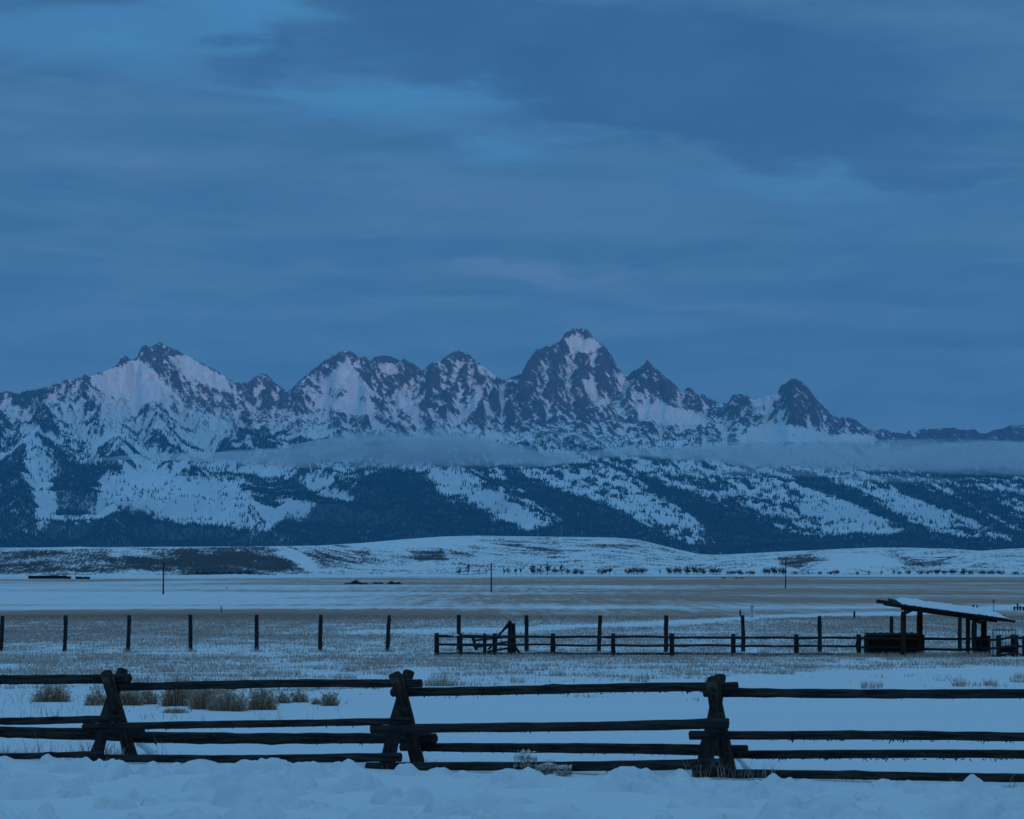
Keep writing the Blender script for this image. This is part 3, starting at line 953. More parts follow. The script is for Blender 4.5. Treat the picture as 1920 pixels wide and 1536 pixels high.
def build_hills():
    pxs = np.arange(-260, 2200, 2.5)
    rows = np.concatenate([np.arange(2500, 3300, 10.0), np.arange(3300, 4700, 12.0), np.arange(4700, 7000, 100.0)])
    PX, D = np.meshgrid(pxs, rows)
    X = (PX - 960) / F * D
    g0 = CAMZ + np.interp(D, _gd, _gz)
    top = np.interp(PX, [p[0] for p in HILLTOP], [p[1] for p in HILLTOP])
    Hc = (HOR - top) / F          # crest height angle
    # distance of the crest and of the foot, by bearing
    dc = np.interp(PX, [-260, 0, 530, 640, 900, 1200, 1350, 1500, 1700, 1900, 2200], [3150, 3150, 3180, 3500, 4100, 4300, 4350, 4200, 4100, 3900, 3900])
    df = np.interp(PX, [-260, 0, 530, 700, 900, 1300, 1500, 1700, 1900, 2200], [2900, 2900, 2920, 2950, 2980, 3050, 3020, 3000, 3000, 3000])
    df = df + 25 * fbm(PX / 90, PX * 0, 3, 5)
    t = np.clip((D - df) / (dc - df), 0, 1)
    prof = np.where(PX < 560, sstep(0, 1, t) * 0.75 + t * 0.25, 0.55 * t + 0.45 * t * t * (3 - 2 * t))
    zc = CAMZ + Hc * dc
    Z = g0 + (zc - g0) * prof
    Z = np.where(D > dc, zc + (D - dc) * (Hc * 0.4), Z)
    # swales and rounded noses
    amp = np.clip(t * 4, 0, 1) * np.clip((1 - t) * 5, 0, 1)
    n1 = fbm(X / 170 + D / 260, D / 300, 4, 31)
    gul = ridged(X / 150 + D / 500, D / 900, 3, 37)
    Z = Z + amp * (5.0 * n1 - np.where(PX < 640, 3.0, 3.5) * (gul - .8))

    def dome(px, py, d, wx, wd):
        nonlocal Z
        x0 = (px - 960) / F * d
        zt = CAMZ + (HOR - py) / F * d
        q = ((X - x0) / wx) ** 2 + ((D - d) / wd) ** 2
        h = (zt - 1) * np.exp(-q ** 1.4) + np.minimum(g0, 1)
        Z = np.maximum(Z, np.where(q < 5, h, -99))
    dome(1620, 1039, 3350, 58, 170)
    dome(1560, 1052, 3250, 40, 130)
    dome(1860, 1037, 3450, 85, 210)
    dome(1400, 1050, 3400, 70, 160)
    Z = np.where(D < df - 5, g0 - 1.5, Z)
    py = HOR - (Z - CAMZ) / D * F
    # sagebrush cover
    s = 0.38 + 0.30 * fbm(X / 60 + D / 80, D / 40, 4, 45)
    pyr = py + 2 * fbm(X / 30, D / 60, 3, 47)
    s = s + 0.52 * in_poly(PX + 10 * fbm(X / 40, D / 90, 4, 55), pyr, [(225, 1044), (330, 1031), (505, 1031), (545, 1050), (575, 1068), (480, 1078), (300, 1072), (250, 1062)], 16)
    s = s + 0.28 * in_poly(PX, pyr, [(-260, 1032), (200, 1032), (240, 1070), (100, 1078), (-260, 1078)], 8)
    s = s + 0.25 * in_poly(PX, pyr, [(570, 1032), (690, 1030), (720, 1060), (600, 1066)], 8)
    s = s + 0.45 * in_poly(PX, pyr, [(765, 1032), (830, 1030), (836, 1048), (790, 1052)], 8)
    s = s + 0.20 * in_poly(PX, pyr, [(845, 1032), (895, 1032), (890, 1046), (850, 1044)], 6)
    s = s + 0.30 * in_poly(PX, pyr, [(900, 1012), (1200, 1014), (1180, 1040), (960, 1040)], 12) * sstep(-.2, .4, fbm(X / 90 + D / 120, D / 60, 3, 49))
    s = s + 0.34 * in_poly(PX, pyr, [(1680, 1042), (1740, 1050), (1800, 1040), (1760, 1062), (1700, 1064)], 7)
    s = s + 0.34 * in_poly(PX, pyr, [(1460, 1048), (1540, 1042), (1500, 1064), (1460, 1066)], 7)
    s = s - 0.30 * in_poly(PX, pyr, [(520, 1030), (560, 1032), (600, 1070), (575, 1070)], 5)
    s = s - 0.25 * in_poly(PX, pyr, [(700, 1010), (900, 1008), (880, 1026), (640, 1030)], 8)
    s = s - 0.30 * in_poly(PX, pyr, [(1560, 1045), (1640, 1040), (1690, 1060), (1520, 1072)], 7)
    s = s - 0.3 * (t > 0.97)
    nr, nc = X.shape
    V = np.stack([X.ravel(), D.ravel(), Z.ravel()], 1)
    me = mesh_np('foothills', V, grid_faces(nr, nc), True, {'sage': np.clip(s, 0, 1).ravel()})
    tag(obj('foothills', me, M['hill_cover']), kind='structure')

    def hz(px, d):
        i = np.clip(np.searchsorted(rows, d), 1, nr - 1)
        f = (d - rows[i - 1]) / (rows[i] - rows[i - 1])
        j = int(round((px + 260) / 2.5))
        return float(max(Z[i - 1, j] * (1 - f) + Z[i, j] * f, gz((px - 960) / F * d, d)))
    return hz


hill_z = build_hills()


# ------------------------------------------------------------------ haze and the cloud bank
def volume_mat(name, color, density, aniso=0.0):
    m = bpy.data.materials.new(name)
    m.use_nodes = True
    t = m.node_tree
    t.nodes.clear()
    out = t.nodes.new('ShaderNodeOutputMaterial')
    v = t.nodes.new('ShaderNodeVolumePrincipled')
    v.inputs['Color'].default_value = color
    v.inputs['Density'].default_value = density
    v.inputs['Anisotropy'].default_value = aniso
    t.links.new(v.outputs[0], out.inputs['Volume'])
    return m


def box_mesh(name, lo, hi):
    x0, y0, z0 = lo
    x1, y1, z1 = hi
    V = np.array([(x0, y0, z0), (x1, y0, z0), (x1, y1, z0), (x0, y1, z0), (x0, y0, z1), (x1, y0, z1), (x1, y1, z1), (x0, y1, z1)])
    Fq = np.array([(0, 3, 2, 1), (4, 5, 6, 7), (0, 1, 5, 4), (1, 2, 6, 5), (2, 3, 7, 6), (3, 0, 4, 7)])
    return mesh_np(name, V, Fq, False)


def build_air():
    m = volume_mat('haze_air', (0.18, 0.62, 1.0, 1), 1.9e-5)
    tag(obj('haze', box_mesh('haze', (-15500, -15500, -60), (15500, 28500, 2350)), m), 'thin blue dusk haze over the whole valley', 'haze', kind='stuff')
    mc = volume_mat('cloud_air', (0.97, 0.98, 1.0, 1), 2.2e-3)

    def lens(name, label, top, bot, d0, depth, seed):
        """a flat bank of cloud: outline by bearing, thickest along its middle"""
        pxs = np.arange(top[0][0], top[-1][0] + 1, 4.0)
        nv = 21
        T = np.interp(pxs, [p[0] for p in top], [p[1] for p in top])
        B = np.interp(pxs, [p[0] for p in bot], [p[1] for p in bot])
        T = T + 3.0 * fbm(pxs / 110, pxs * 0 + seed, 4, 5)
        B = B + 2.5 * fbm(pxs / 90, pxs * 0 + seed + 3, 4, 9)
        B = np.maximum(B, T + 0.6)
        v = np.linspace(0, 1, nv)
        PXg, Vg = np.meshgrid(pxs, v)
        py = T[None] * (1 - Vg) + B[None] * Vg
        ends = sstep(0, 60, pxs - pxs[0]) * sstep(0, 60, pxs[-1] - pxs)
        th = np.sin(np.pi * Vg) ** 1.3 * ends[None] * np.clip((B - T) / 40, 0.05, 1)[None]
        th = th * (0.80 + 0.65 * fbm(PXg / 120, py / 16 + seed, 4, 17)) * depth
        th = np.maximum(th, 0.5)
        zf = lambda d: CAMZ - (py - HOR) / F * d0
        Xc = (PXg - 960) / F * d0
        fr = np.stack([Xc, d0 - th * 0.5, zf(0)], -1)
        bk = np.stack([Xc, d0 + th * 0.5, zf(0)], -1)
        n = nv * len(pxs)
        Vv = np.concatenate([fr.reshape(-1, 3), bk.reshape(-1, 3)])
        g = grid_faces(nv, len(pxs))
        nc = len(pxs)
        idx = np.arange(n).reshape(nv, nc)
        loop = np.concatenate([idx[0, :], idx[1:, -1], idx[-1, -2::-1], idx[-2:0:-1, 0]])
        nx = np.roll(loop, -1)
        side = np.stack([loop, nx, nx + n, loop + n], 1)
        Fq = np.concatenate([g[:, ::-1], g + n, side])
        tag(obj(name, mesh_np(name, Vv, Fq, True), mc), label, 'cloud', kind='stuff')
    lens('cloud_bank', 'pale wedge of low cloud lying across the mountain face left of centre',
         [(150, 862), (260, 850), (400, 846), (520, 836), (600, 822), (680, 808), (760, 806), (820, 798), (870, 806), (940, 826), (1020, 842), (1120, 856)],
         [(150, 866), (260, 864), (400, 870), (520, 878), (640, 881), (800, 880), (920, 879), (1020, 876), (1120, 866)], 16600, 1500, 1.3)
    lens('cloud_bank', 'long pale cloud layer hiding the mountain foot on the right',
         [(980, 862), (1060, 850), (1150, 840), (1260, 836), (1400, 828), (1550, 824), (1700, 820), (1850, 824), (1960, 826), (2200, 826)],
         [(980, 866), (1060, 862), (1150, 858), (1260, 864), (1340, 868), (1430, 880), (1560, 886), (1700, 888), (1850, 893), (1960, 896), (2200, 898)], 16400, 1700, 5.1)
    lens('cloud_bank', 'thin wisp of cloud under the long layer on the right',
         [(1230, 884), (1330, 878), (1430, 872), (1560, 882), (1640, 888), (1740, 892), (1850, 892)],
         [(1230, 890), (1330, 896), (1430, 892), (1560, 898), (1640, 908), (1740, 908), (1850, 898)], 16000, 500, 8.7)


build_air()


# ------------------------------------------------------------------ builders for wooden things
ORG = {}


def root(name, loc, label, cat, group=None):
    o = empty(name, loc)
    ORG[o.name] = Vector(loc)
    return tag(o, label, cat, group)


def place(o, parent, world_loc):
    """put a part at a world position under its parent"""
    base = ORG.get(parent.name, Vector((0, 0, 0))) if parent else Vector((0, 0, 0))
    o.location = Vector(world_loc) - base
    ORG[o.name] = Vector(world_loc)
    return o


def log_mesh(L, r0, r1, seg=18, sides=12, bend=0.0, rough=0.05, knots=3, slivers=0, seed=0, cap_dark=True):
    rg = np.random.default_rng(seed)
    t = np.linspace(0, 1, seg)
    th = np.linspace(0, 2 * np.pi, sides, endpoint=False)
    ph = rg.uniform(0, 6.28)
    bx = bend * np.sin(np.pi * t) * np.cos(ph) + 0.25 * bend * np.sin(3 * np.pi * t + ph)
    by = bend * np.sin(np.pi * t) * np.sin(ph) + 0.25 * bend * np.cos(2.5 * np.pi * t + ph)
    r = (r0 + (r1 - r0) * t)[:, None] * (1 + rough * rg.normal(0, 1, (seg, sides)) * 0.6 + rough * rg.normal(0, 1, (seg, 1)))
    for _ in range(knots):
        k, s = rg.integers(1, max(seg - 1, 2)), rg.integers(0, sides)
        r[k, s] *= 1.18
    X = r * np.cos(th)[None] + bx[:, None]
    Y = r * np.sin(th)[None] + by[:, None]
    Z = np.broadcast_to((t * L)[:, None], X.shape) + 0.0
    Z = Z.copy()
    Z[0] += rg.normal(0, r0 * 0.06, sides)
    Z[-1] += rg.normal(0, r1 * 0.06, sides)
    V = [tuple(v) for v in np.stack([X.ravel(), Y.ravel(), Z.ravel()], 1)]
    faces, mats = [], []
    for i in range(seg - 1):
        for j in range(sides):
            a, b = i * sides + j, i * sides + (j + 1) % sides
            faces.append((a, b, b + sides, a + sides)); mats.append(0)
    # ends: ring inset + centre, end grain
    for ring, zz, flip in ((0, -0.004, True), (seg - 1, L + 0.004, False)):
        base = len(V)
        for j in range(sides):
            x, y, z = V[ring * sides + j]
            cx, cy = bx[ring], by[ring]
            V.append((cx + (x - cx) * 0.82, cy + (y - cy) * 0.82, z + (-0.003 if flip else 0.003)))
        V.append((bx[ring], by[ring], zz))
        c = len(V) - 1
        for j in range(sides):
            a, b = ring * sides + j, ring * sides + (j + 1) % sides
            a2, b2 = base + j, base + (j + 1) % sides
            faces.append((b, a, a2, b2) if flip else (a, b, b2, a2)); mats.append(0)
            faces.append((b2, a2, c) if flip else (a2, b2, c)); mats.append(1)
    return V, faces, mats


def mesh_py(name, V, faces, mats_list, midx=None, smooth=True):
    me = bpy.data.meshes.new(name)
    me.from_pydata(V, [], faces)
    for m in mats_list:
        me.materials.append(m)
    if midx is not None:
        me.polygons.foreach_set('material_index', np.array(midx, np.int32))
    me.polygons.foreach_set('use_smooth', np.full(len(faces), smooth, bool))
    me.update()
    return me


def log(name, p0, p1, r0, r1, material, parent, bend=0.0, rough=0.05, slivers=0, seed=None, seg=None, sides=12, end='end_grain'):
    p0, p1 = Vector(p0), Vector(p1)
    L = (p1 - p0).length
    seed = random.randint(0, 10 ** 6) if seed is None else seed
    seg = seg or max(4, int(L / 0.22))
    V, faces, mi = log_mesh(L, r0, r1, seg, sides, bend, rough, 3, 0, seed)
    q = (p1 - p0).to_track_quat('Z', 'Y')
    if slivers:   # torn bark hanging from the underside
        rg = np.random.default_rng(seed + 1)
        qi = q.inverted()
        down = qi @ Vector((0, 0, -1))
        down.z = 0
        down.normalize()
        side = Vector((-down.y, down.x, 0))
        for _ in range(int(slivers * 1.6)):
            t = rg.uniform(0.03, 0.97)
            r = r0 + (r1 - r0) * t
            a = rg.normal(0, 0.5)
            c = (down * math.cos(a) + side * math.sin(a)) * r * 0.97
            c.z = t * L
            ln = rg.uniform(0.006, 0.018) * (2.6 if rg.random() < 0.10 else 1)
            w = rg.uniform(0.004, 0.014)
            b = len(V)
            tilt = rg.normal(0, 0.5)
            V += [(c.x, c.y, c.z - w), (c.x, c.y, c.z + w), tuple(c + down * ln + Vector((0, 0, tilt * ln))), tuple(Vector((c.x * .9, c.y * .9, c.z)) + side * 0.01)]
            faces += [(b, b + 1, b + 2), (b + 1, b + 3, b + 2), (b + 3, b, b + 2)]
            mi += [0, 0, 0]
    me = mesh_py(name, V, faces, [M[material], M[end]], mi)
    o = obj(name, me, None, parent)
    o.rotation_euler = q.to_euler()
    place(o, parent, p0)
    return o


def snow_strip(parent_log, p0, p1, r, width, thick, parent, seed=0, drop=0.0):
    """a ridge of snow lying along a rail"""
    p0, p1 = Vector(p0), Vector(p1)
    d = (p1 - p0)
    L = d.length
    d.normalize()
    side = d.cross(Vector((0, 0, 1))).normalized()
    up = side.cross(d).normalized()
    n = max(6, int(L / 0.05))
    m = 9
    t = np.linspace(0, 1, n)
    nz = fbm(t * L * 3 + seed, t * 0 + seed * 1.7, 4, 3)
    tk = np.clip(thick * (0.75 + 0.9 * nz), 0.003, None) * np.minimum(1, np.minimum(t, 1 - t) * L / 0.06 + 0.15)
    wd = width * np.clip(0.85 + 0.4 * fbm(t * L * 2 + seed + 9, t * 0, 3, 6), 0.2, 1.1)
    V = []
    for i in range(n):
        c = p0 + d * (t[i] * L)
        for j in range(m):
            a = -1 + 2 * j / (m - 1)
            s = a * wd[i]
            hsurf = math.sqrt(max(r * r - s * s, 0)) - 0.004
            h = hsurf + tk[i] * max(0, 1 - a * a) ** 0.5
            V.append(tuple(c + side * s + up * (h + drop)))
    V = np.array(V)
    org = np.array(p0)
    me = mesh_np('snow', V - org, grid_faces(n, m), True)
    o = obj('snow', me, M['snow_cap'], parent)
    place(o, parent, p0)
    return o


# ------------------------------------------------------------------ buck-and-rail fence in front
YAW = R(23)
FX, FY = math.cos(YAW), -math.sin(YAW)          # along the fence, left to right (comes nearer)
NX, NY = -math.sin(YAW), -math.cos(YAW)         # across the fence, towards the camera
D2 = 32.0
X2 = (762 - 960) / F * D2


def fence_pt(px, py, off):
    """point seen at px,py in the vertical plane `off` metres in front of the fence line"""
    x0, y0 = X2 + off * NX, D2 + off * NY
    r = (px - 960) / F
    s = (r * y0 - x0) / (FX - r * FY)
    Y = y0 + s * FY
    return Vector((r * Y, Y, CAMZ - (py - HOR) / F * Y))


def build_rail_fence():
    base = fence_pt(762, 1440, 0)
    fence = root('buck_rail_fence', base, 'dark weathered log fence with crossed bucks running across the snowy foreground', 'fence')

    def rail(pts, off, seed, snow=None, sl=30, mat_='log'):
        (x0, y0), (x1, y1), t0, t1 = pts
        a, b = fence_pt(x0, y0, off), fence_pt(x1, y1, off)
        r0, r1 = t0 / 2 / F * a.y, t1 / 2 / F * b.y
        o = log('rail', a, b, r0, r1, mat_, fence, bend=0.012, rough=0.035, slivers=sl, seed=seed, seg=26, sides=14)
        if snow:
            f0, f1, th = snow
            snow_strip(o, a.lerp(b, f0), a.lerp(b, f1), (r0 + r1) / 2, (r0 + r1) / 2 * 0.8, th, o, seed)
        return o
    rail(((-150, 1277), (243, 1272), 17, 18), 0.09, 1, (0.90, 0.985, .06), 14)
    rail(((214, 1288), (790, 1281), 16, 15), 0.09, 2, (0.93, 0.985, .06), 16)
    rail(((735, 1299), (1382, 1287), 17, 17), 0.09, 3, (0.93, 0.985, .06), 40)
    rail(((1320, 1299), (2080, 1301.5), 17.5, 18.5), 0.09, 4, None, 16)
    rail(((-150, 1353), (228, 1347.5), 15, 13.5), 0.43, 5, None, 14)
    rail(((158, 1363), (772, 1351.5), 15, 13), 0.44, 6, None, 46)
    rail(((697, 1367), (1365, 1356.5), 17, 19.5), 0.44, 7, None, 60, 'pole_wood')
    rail(((1294, 1378.5), (2080, 1384), 17, 17), 0.44, 8, None, 60)
    rail(((-150, 1366), (267, 1379), 19, 24), -0.31, 9, None, 20)
    rail(((240, 1383), (817, 1385), 22, 20), -0.31, 10, (.03, .95, .012), 24)
    rail(((752, 1401), (1400, 1408), 16, 22), -0.31, 11, (.10, .95, .03), 20)
    rail(((1370, 1415), (2080, 1416.5), 16, 17), -0.31, 12, (.02, .2, .03), 70)
    rail(((-150, 1419), (193, 1414), 13, 11), 0.72, 13, (0.86, 0.97, .03), 6)
    rail(((140, 1422), (751, 1420.5), 14, 17), 0.72, 14, None, 12)
    rail(((688, 1437), (1355, 1433), 15, 21), 0.72, 15, None, 20)
    rail(((1300, 1449), (2080, 1460), 16, 17), 0.72, 16, None, 50)

    def buck(cx, ytop, ybot, seed, kw):
        ba = root('buck', fence_pt(cx, ybot, 0), None, None)
        ba.parent = fence
        ba.location = fence_pt(cx, ybot, 0) - base
        k = 0.045
        along = Vector((FX, FY, 0)) * k
        ta = fence_pt(cx, ytop, 0.0) + Vector((NX, NY, 0)) * 0.30 + along * .1
        fa = fence_pt(cx, ybot + 8, 0.0) + Vector((NX, NY, 0)) * -0.27 + along * .3
        tb = fence_pt(cx, ytop - 3, 0.0) + Vector((NX, NY, 0)) * kw[0] - along
        fb = fence_pt(cx, ybot + 12, 0.0) + Vector((NX, NY, 0)) * kw[1] - along
        log('log', fa, ta, 0.085, 0.076, 'bark_log', ba, bend=0.02, rough=0.09, slivers=14, seed=seed, sides=14)
        log('log', fb, tb, 0.082, 0.066, 'log', ba, bend=0.015, rough=0.07, slivers=8, seed=seed + 1, sides=14)
        # snow in the crotch and on the back log's end
        c = fence_pt(cx, ytop, 0.0) + Vector((NX, NY, 0)) * kw[0] - along
    buck(222, 1260, 1418, 101, (-.17, .50))
    buck(762, 1264, 1426, 111, (-.16, .46))
    buck(1352, 1272, 1440, 121, (-.12, .46))
    return fence


build_rail_fence()


# ------------------------------------------------------------------ ploughed snow bank along the fence
BANK = [(-200, 1418), (0, 1416), (15, 1422), (60, 1425), (105, 1421), (140, 1424), (165, 1429), (200, 1428), (235, 1423), (280, 1426), (320, 1428), (345, 1433),
        (352, 1427), (365, 1421), (385, 1420), (402, 1423), (412, 1432), (430, 1434), (480, 1437), (548, 1436), (560, 1427), (600, 1424), (645, 1421), (668, 1426), (690, 1440),
        (740, 1443), (760, 1441), (830, 1445), (850, 1439), (862, 1441), (900, 1446), (960, 1447), (985, 1443), (1050, 1448), (1120, 1446), (1200, 1449),
        (1207, 1445), (1270, 1444), (1285, 1448), (1310, 1452), (1400, 1461), (1440, 1460), (1480, 1458), (1500, 1464), (1580, 1465), (1593, 1461), (1600, 1464),
        (1650, 1461), (1665, 1466), (1760, 1467), (1920, 1473), (2150, 1480)]


def build_bank():
    off_c = 1.05
    ss = np.arange(-9.5, 9.5, 0.028)
    oo = np.concatenate([np.linspace(-0.55, 0.9, 34), np.linspace(0.93, 3.2, 86), np.linspace(3.24, 9.5, 130), np.linspace(9.7, 16, 18)])
    S, O = np.meshgrid(ss, oo)
    X = X2 + S * FX + O * NX
    Y = D2 + S * FY + O * NY
    # crest height along the fence
    xc = X2 + ss * FX + off_c * NX
    yc = D2 + ss * FY + off_c * NY
    pxc = 960 + F * xc / yc
    zc = CAMZ - (np.interp(pxc, [p[0] for p in BANK], [p[1] for p in BANK]) - HOR) / F * yc
    smooth = np.convolve(np.pad(zc, 40, mode='edge'), np.ones(81) / 81, 'valid')
    res = (zc - smooth)[None, :] * np.exp(-((O - off_c) / 0.34) ** 2)
    t_back = sstep(-0.5, off_c, O)
    ground = gz(X, Y)
    front = np.interp(O, [off_c, 1.6, 2.6, 5, 8, 12, 16], [0, -.012, -.03, -.05, -.10, -.22, -.4])
    Z = (ground - 0.06) * (1 - t_back) + smooth[None, :] * t_back + np.where(O > off_c, front, 0) + res
    # clods and lumps of thrown snow
    n1 = fbm(X / 0.55, Y / 0.7, 4, 201)
    cell = np.clip(ridged(X / 0.42 + 3, Y / 0.5, 3, 203) - 0.9, 0, 1)
    def clods(cell, seed):
        """rounded broken lumps: distance to jittered cell points"""
        u = S / cell + .35 * fbm(S / cell * .6, O / cell * .6, 2, seed)
        v = O / cell * .9 + .35 * fbm(S / cell * .6 + 9, O / cell * .6, 2, seed + 1)
        ui, vi = np.floor(u).astype(np.int64), np.floor(v).astype(np.int64)
        best = np.full(u.shape, -9.0)
        for du in (-1, 0, 1):
            for dv in (-1, 0, 1):
                h = _tab[(_tab[(ui + du + seed * 31) & 4095] + vi + dv) & 4095]
                cx, cy = ui + du + .5 + .42 * _gx[h], vi + dv + .5 + .42 * _gy[h]
                r = .45 + .45 * ((h * 37) % 101) / 101.0
                q = ((u - cx) ** 2 + (v - cy) ** 2) / r ** 2
                best = np.maximum(best, np.where(q < 1, r * np.sqrt(np.clip(1 - q, 0, 1)), 0))
        return best * cell
    w = np.where(O > off_c, 1, np.exp(-((O - off_c) / .3) ** 2)) * (0.35 + 0.65 * sstep(off_c, off_c + 0.7, O))
    rough = sstep(-.35, .35, fbm(S / 1.3, O / 1.6, 3, 215))
    big = clods(.62, 221) * .34 * (.35 + .65 * rough) + clods(.27, 225) * .42 * (.25 + .75 * rough) + clods(.11, 229) * .35 * rough
    Z = Z + w * (0.06 * n1 - 0.04 * cell + 1.45 * big - .10) + (0.004 * fbm(X / 0.1, Y / 0.12, 3, 207) + .012 * fbm(X / .22, Y / .26, 4, 209, .6)) * t_back
    # the crest keeps its height along the fence whatever the clods add
    zone = (O > 0.6) & (O < 3.5)
    app = np.where(zone, HOR - (Z - CAMZ) / Y * F, 1e9)
    want = np.interp(pxc, [p[0] for p in BANK], [p[1] for p in BANK])
    dlt = (want - app.min(0))
    kk = np.exp(-0.5 * (np.arange(-20, 21) / 8.0) ** 2)
    dlt = np.convolve(np.pad(dlt, 20, mode='edge'), kk / kk.sum(), 'valid')
    fall_ = np.interp(O, [-.55, 0.2, 0.8, 3.0, 6.0, 16], [0, .5, 1, 1, .3, 0])
    Z = Z - (dlt / F)[None, :] * Y * fall_
    V = np.stack([X.ravel(), Y.ravel(), Z.ravel()], 1)
    nr, nc = X.shape
    me = mesh_np('snow_bank', V, grid_faces(nr, nc)[:, ::-1], True)
    tag(obj('snow_bank', me, M['snow']), kind='structure')

    def bz(x, y):
        s = (x - X2) * FX + (y - D2) * FY
        o_ = (x - X2) * NX + (y - D2) * NY
        i = int(np.clip(np.searchsorted(oo, o_), 0, nr - 1))
        j = int(np.clip(np.searchsorted(ss, s), 0, nc - 1))
        return float(Z[i, j])
    return bz


bank_z = build_bank()


# ------------------------------------------------------------------ post-and-wire fence
def build_wire_fence():
    posts = [(-118, 1155, 1221), (3, 1155, 1220), (122, 1154, 1218), (241, 1154, 1220), (357, 1153, 1221), (481, 1153, 1223), (601, 1153, 1222), (728, 1154, 1223), (860, 1153, 1219),
             (987, 1154, 1222), (1124, 1154, 1219), (1249, 1154, 1222), (1393, 1154, 1226), (1537, 1155, 1227), (1672, 1156, 1226), (1800, 1157, 1226)]
    lean = [-3, -4, -2.5, -3, 0, 0, -1.5, -4, 0, 0, -3, 0, 1.5, 0.5, 1, 0]
    b0 = P(728, 1222, 131)
    fen = root('wire_fence', (b0.x, b0.y, float(gz(b0.x, b0.y))), 'row of tall thin dark posts of a wire fence crossing the field', 'fence')
    tops = []
    for (px, yt, yb), ln in zip(posts, lean):
        d = 131.0
        X = (px - 960) / F * d
        z0 = float(gz(X, d))
        top = P(px - ln * 0.5 + (2 if ln < -2 else 0), yt, d)
        foot = Vector((X + ln * 0.5 / F * d, d, z0 - 0.25))
        top.x = X - ln * 0.5 / F * d
        log('post', foot, top, 0.105, 0.095, 'post_wood', fen, bend=0.01, rough=0.05, sides=10, seg=8)
        tops.append((Vector((X, d - .1, z0)), top))
    for f in (0.22, 0.45, 0.68, 0.9):
        V, Fc = [], []
        pts = [a.lerp(b, f) for a, b in tops]
        for p in pts:
            i = len(V)
            for k in range(3):
                V.append((p.x - ORG[fen.name].x, p.y - .11 + .0015 * math.cos(k * 2.094) - ORG[fen.name].y, p.z + .0015 * math.sin(k * 2.094) - ORG[fen.name].z))
            if i:
                for k in range(3):
                    Fc.append((i - 3 + k, i - 3 + (k + 1) % 3, i + (k + 1) % 3, i + k))
        obj('wire', mesh_py('wire', V, Fc, [M['galvanised']]), None, fen)


build_wire_fence()


# ------------------------------------------------------------------ pole corral, gate, shelter, feed box, pen
DC = 120.0


def C(px, py, d=DC):
    return P(px, py, d)


def post_at(px, yt, parent, d=DC, r=0.10, material='post_wood', lean=0.0, name='post', sink=0.2):
    X = (px - 960) / F * d
    foot = Vector((X, d, float(gz(X, d)) - sink))
    top = C(px, yt, d)
    top.x += lean
    return log(name, foot, top, r * 1.05, r * 0.95, material, parent, bend=0.008, rough=0.05, sides=10, seg=6)


def build_corral():
    g = C(1150, 1230)
    fen = root('corral_fence', (g.x, g.y, float(gz(g.x, g.y))), 'three-rail wooden pole fence of the corral left of the shelter', 'fence')
    P_ = [(819, 1187), (928, 1188), (1037, 1188), (1150, 1188), (1260, 1188), (1375, 1189), (1493, 1190), (1610, 1190)]
    for px, yt in P_:
        post_at(px, yt, fen, r=0.105)
    for (ya, yb, dr) in ((1193, 1197, 0.055), (1208.5, 1212, 0.05), (1225, 1227, 0.055)):
        for i in range(len(P_) - 1):
            a, b = P_[i][0], P_[i + 1][0]
            f = lambda px: ya + (yb - ya) * (px - 819) / (1610 - 819) + random.uniform(-0.8, 0.8)
            log('rail', C(a - 3, f(a), DC - .13), C(b + 3, f(b), DC - .13), dr * 1.08, dr * .92, 'pole_wood', fen, bend=0.02, rough=0.06, sides=9, seg=10, slivers=6)
    # rails on to the shelter
    for ya in (1196.5, 1213.5):
        log('rail', C(1606, ya, DC - .13), C(1700, ya + 1.5, DC - .13), .058, .052, 'pole_wood', fen, bend=0.02, sides=9, seg=8)
    for (a, b, ya, yb) in ((1697, 1822, 1197.5, 1198), (1697, 1822, 1217, 1218)):
        log('rail', C(a, ya, DC - .13), C(b, yb, DC - .13), .06, .054, 'pole_wood', fen, bend=0.02, sides=9, seg=8)
    # snow along the left-hand top rail
    a, b = C(822, 1193, DC - .13), C(862, 1193.2, DC - .13)
    snow_strip(None, a, b, .055, .05, .03, fen, 4)
    # the loading chute wing behind: short posts and two rails
    wing = root('corral_wing', C(885, 1220, DC + 2.2), 'short stub of fence just behind the corner posts of the corral', 'fence')
    for px, yt in ((864, 1188), (909, 1188)):
        post_at(px, yt, wing, d=DC + 2.2, r=0.09)
    for y in (1194, 1209):
        log('rail', C(860, y, DC + 2.1), C(914, y + 1.0, DC + 2.1), .055, .05, 'pole_wood', wing, bend=.01, sides=9, seg=6)
    # propped gate with its tall double post and brace
    gate = root('gate', C(958, 1224, DC + 0.9), 'tilted pole gate braced against two tall posts', 'gate')
    post_at(956, 1165, gate, d=DC + .9, r=.10, name='gate_post')
    post_at(964, 1169, gate, d=DC + 1.0, r=.095, name='gate_post', lean=-.03)
    log('brace', C(916, 1218, DC + .7), C(957, 1164, DC + .8), .05, .05, 'pole_wood', gate, sides=9, seg=8)
    log('brace', C(934, 1191, DC + 1.15), C(960, 1168, DC + 1.15), .045, .045, 'pole_wood', gate, sides=9, seg=6)
    log('brace', C(966, 1212, DC + 1.1), C(974, 1226, DC + 1.1), .06, .06, 'pole_wood', gate, sides=9, seg=5)
    log('stile', C(893, 1219, DC + 1.4), C(887, 1196, DC + 1.4), .07, .065, 'pole_wood', gate, sides=9, seg=5)
    for (x0, y0, x1, y1) in ((889, 1201, 955, 1194), (891, 1214, 955, 1203), (914, 1222, 955, 1215)):
        log('gate_bar', C(x0, y0, DC + 1.35), C(x1, y1, DC + .95), .045, .045, 'pole_wood', gate, sides=9, seg=6)


build_corral()


